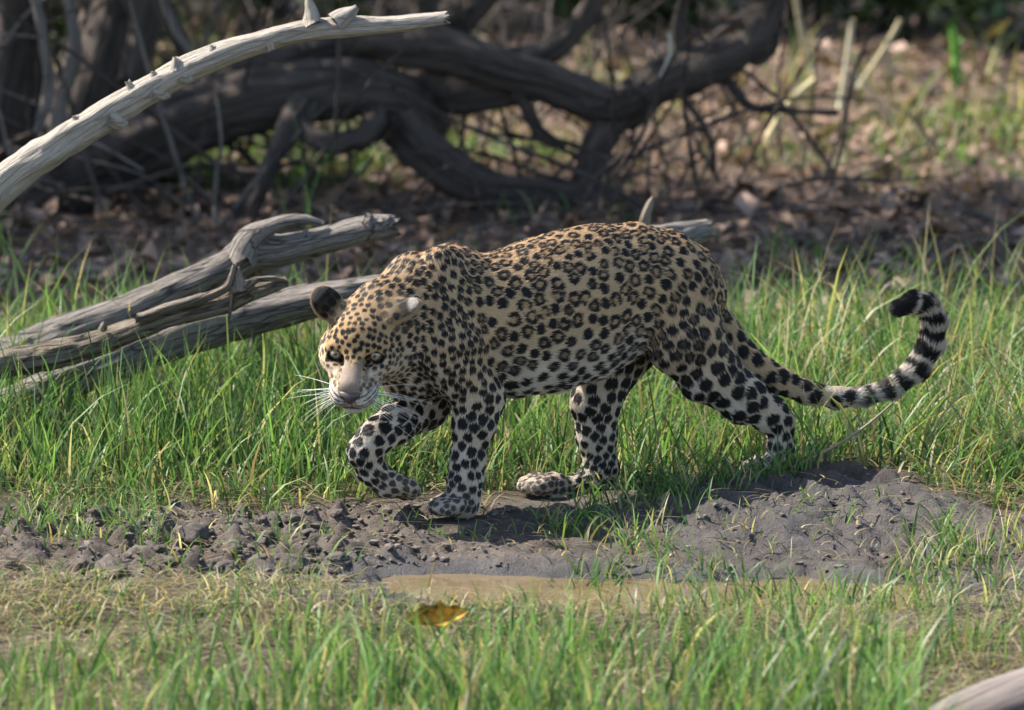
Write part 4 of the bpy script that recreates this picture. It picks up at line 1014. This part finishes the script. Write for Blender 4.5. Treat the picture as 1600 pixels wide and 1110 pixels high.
# ------------------------------------------------------------------ single leaves and dry stems
def big_leaf(name, loc, L, Wd, yaw, tilt, col, label, cat='leaf', curl=.35, parent=None, roll=0):
    a = np.linspace(0, 1, 11); b_ = np.linspace(-1, 1, 7); V = []
    for t in a:
        w_ = Wd * .5 * math.sin(math.pi * min(1, t * .96 + .03)) ** .75 * (1 + .16 * math.sin(t * 23) + .12 * math.sin(t * 41 + 1))
        for s in b_: V.append((t * L - L / 2, s * w_, curl * w_ * s * s * 1.4 + curl * L * .25 * (2 * t - 1) ** 2 + .05 * w_ * math.sin(t * 17 + s * 5) - .10 * w_ * math.exp(-(s / .2) ** 2)))
    V = np.array(V); V = np.vstack([V, V - [0, 0, .0012]]); n7 = 7; m_ = 77
    Q = np.array([[i * 7 + j, (i + 1) * 7 + j, (i + 1) * 7 + j + 1, i * 7 + j + 1] for i in range(10) for j in range(6)])
    Mx = np.array((Matrix.Rotation(yaw, 3, 'Z') @ Matrix.Rotation(tilt, 3, 'Y') @ Matrix.Rotation(roll, 3, 'X')))
    V = V @ Mx.T + np.asarray(loc)
    m, nt, b = nodes(name + '_surface'); oc = objco(nt)
    nt.links.new(ramp(nt, noise(nt, 26, 6, .7, oc), [(.42, tuple(c * .14 for c in col)), (.60, col)]), b.inputs['Base Color']); b.inputs['Roughness'].default_value = .75; b.inputs['Specular IOR Level'].default_value = .2
    o = mesh_np(name, V, np.vstack([Q, (Q + m_)[:, ::-1]]), m)
    if label: tag(o, label, cat)
    if parent: adopt(o, parent)
    return o
g = gnd(682, 1010); big_leaf('fallen_leaf', g + [0, 0, .052], .125, .056, .12, -.10, (.44, .23, .022), 'curled ochre brown fallen leaf lying in the near grass', curl=.6, roll=.75)
def stems(rows_list, Y, col, label, name='dry_reed'):
    t = empty(name, at(rows_list[0][0][0], rows_list[0][0][1], Y)); t.location.z = 0; tag(t, label, 'stem')
    m = simple(name + '_surface', col, .7, .3)
    for rows in rows_list:
        p, r = PT(rows, Y); wood('stalk', tube(p, r, 5, 7, .06, .03, 0, random.randint(0, 99)), m, t)
    return t
stems([[(1312, 170, 5), (1322, 110, 5), (1332, 30, 4)], [(1335, 140, 4), (1340, 80, 3)]], 6.9, (.42, .38, .27), 'pale dry stem leaning up, left of two in the far grass')
stems([[(1340, 140, 5), (1380, 80, 4.5), (1408, 30, 4)], [(1392, 120, 4), (1384, 60, 3)]], 7.0, (.36, .31, .19), 'dry stem slanting right with a second stalk in the far grass')
stems([[(1272, 115, 5), (1255, 60, 4.5), (1240, -20, 4)]], 7.6, (.33, .28, .18), 'thin brown dry stem rising to the top edge')
stems([[(1200, 215, 6), (1222, 180, 6), (1250, 145, 7), (1275, 125, 6)]], 6.2, (.46, .40, .22), 'pale bent reed in front of the dark twig')
stems([[(1044, 50, 3), (1048, 80, 3.5), (1040, 105, 3.5), (1032, 120, 3)]], 5.0 - .5, (.38, .34, .28), 'short pale reed hanging at the dark limb')
st = stems([[(1492, 130, 7), (1494, 85, 7), (1486, 40, 6)]], 7.2, (.12, .28, .04), 'bright green sprout standing at the far right', 'green_sprout')
for dx, dy_, yw, ti in ((0, -5, 2.6, .7), (8, 30, .5, -.7), (-6, 75, 2.9, .9), (12, 90, .3, -.9)):
    big_leaf('leaf', at(1488 + dx, 42 + dy_, 7.2), .075, .03, yw, ti, (.14, .34, .04), None, parent=st)
st = stems([[(1545, 115, 4), (1555, 85, 4), (1562, 58, 3)]], 7.3, (.33, .30, .14), 'thin stalk carrying a yellow leaf at the far right', 'leaf_stalk')
big_leaf('leaf', at(1562, 48, 7.3), .11, .05, .3, -.6, (.58, .42, .10), None, parent=st, roll=-.8)
stems([[(1182, 762, 2.6), (1225, 738, 2.8), (1300, 700, 2.6), (1350, 668, 2.2), (1395, 630, 1.5)]], .12, (.20, .16, .115), 'bent dry stalk lying across the grass under the tail', 'dry_stalk')
stems([[(1130, 805, 5), (1165, 793, 6), (1235, 795, 5), (1300, 800, 5), (1370, 790, 4)]], .0, (.16, .13, .11), 'dark root lying along the top of the mud bank', 'mud_root')
stems([[(1012, 825, 4.5), (1050, 815, 5), (1085, 803, 4)]], -.15, (.15, .12, .10), 'short dark twig on the mud below the belly', 'mud_twig')
stems([[(1225, 800, 3), (1240, 765, 3.5), (1236, 748, 2.5)], [(1200, 800, 3), (1206, 780, 2.5)]], .0, (.17, .14, .12), 'small upright twigs poking from the mud bank', 'upright_twig')
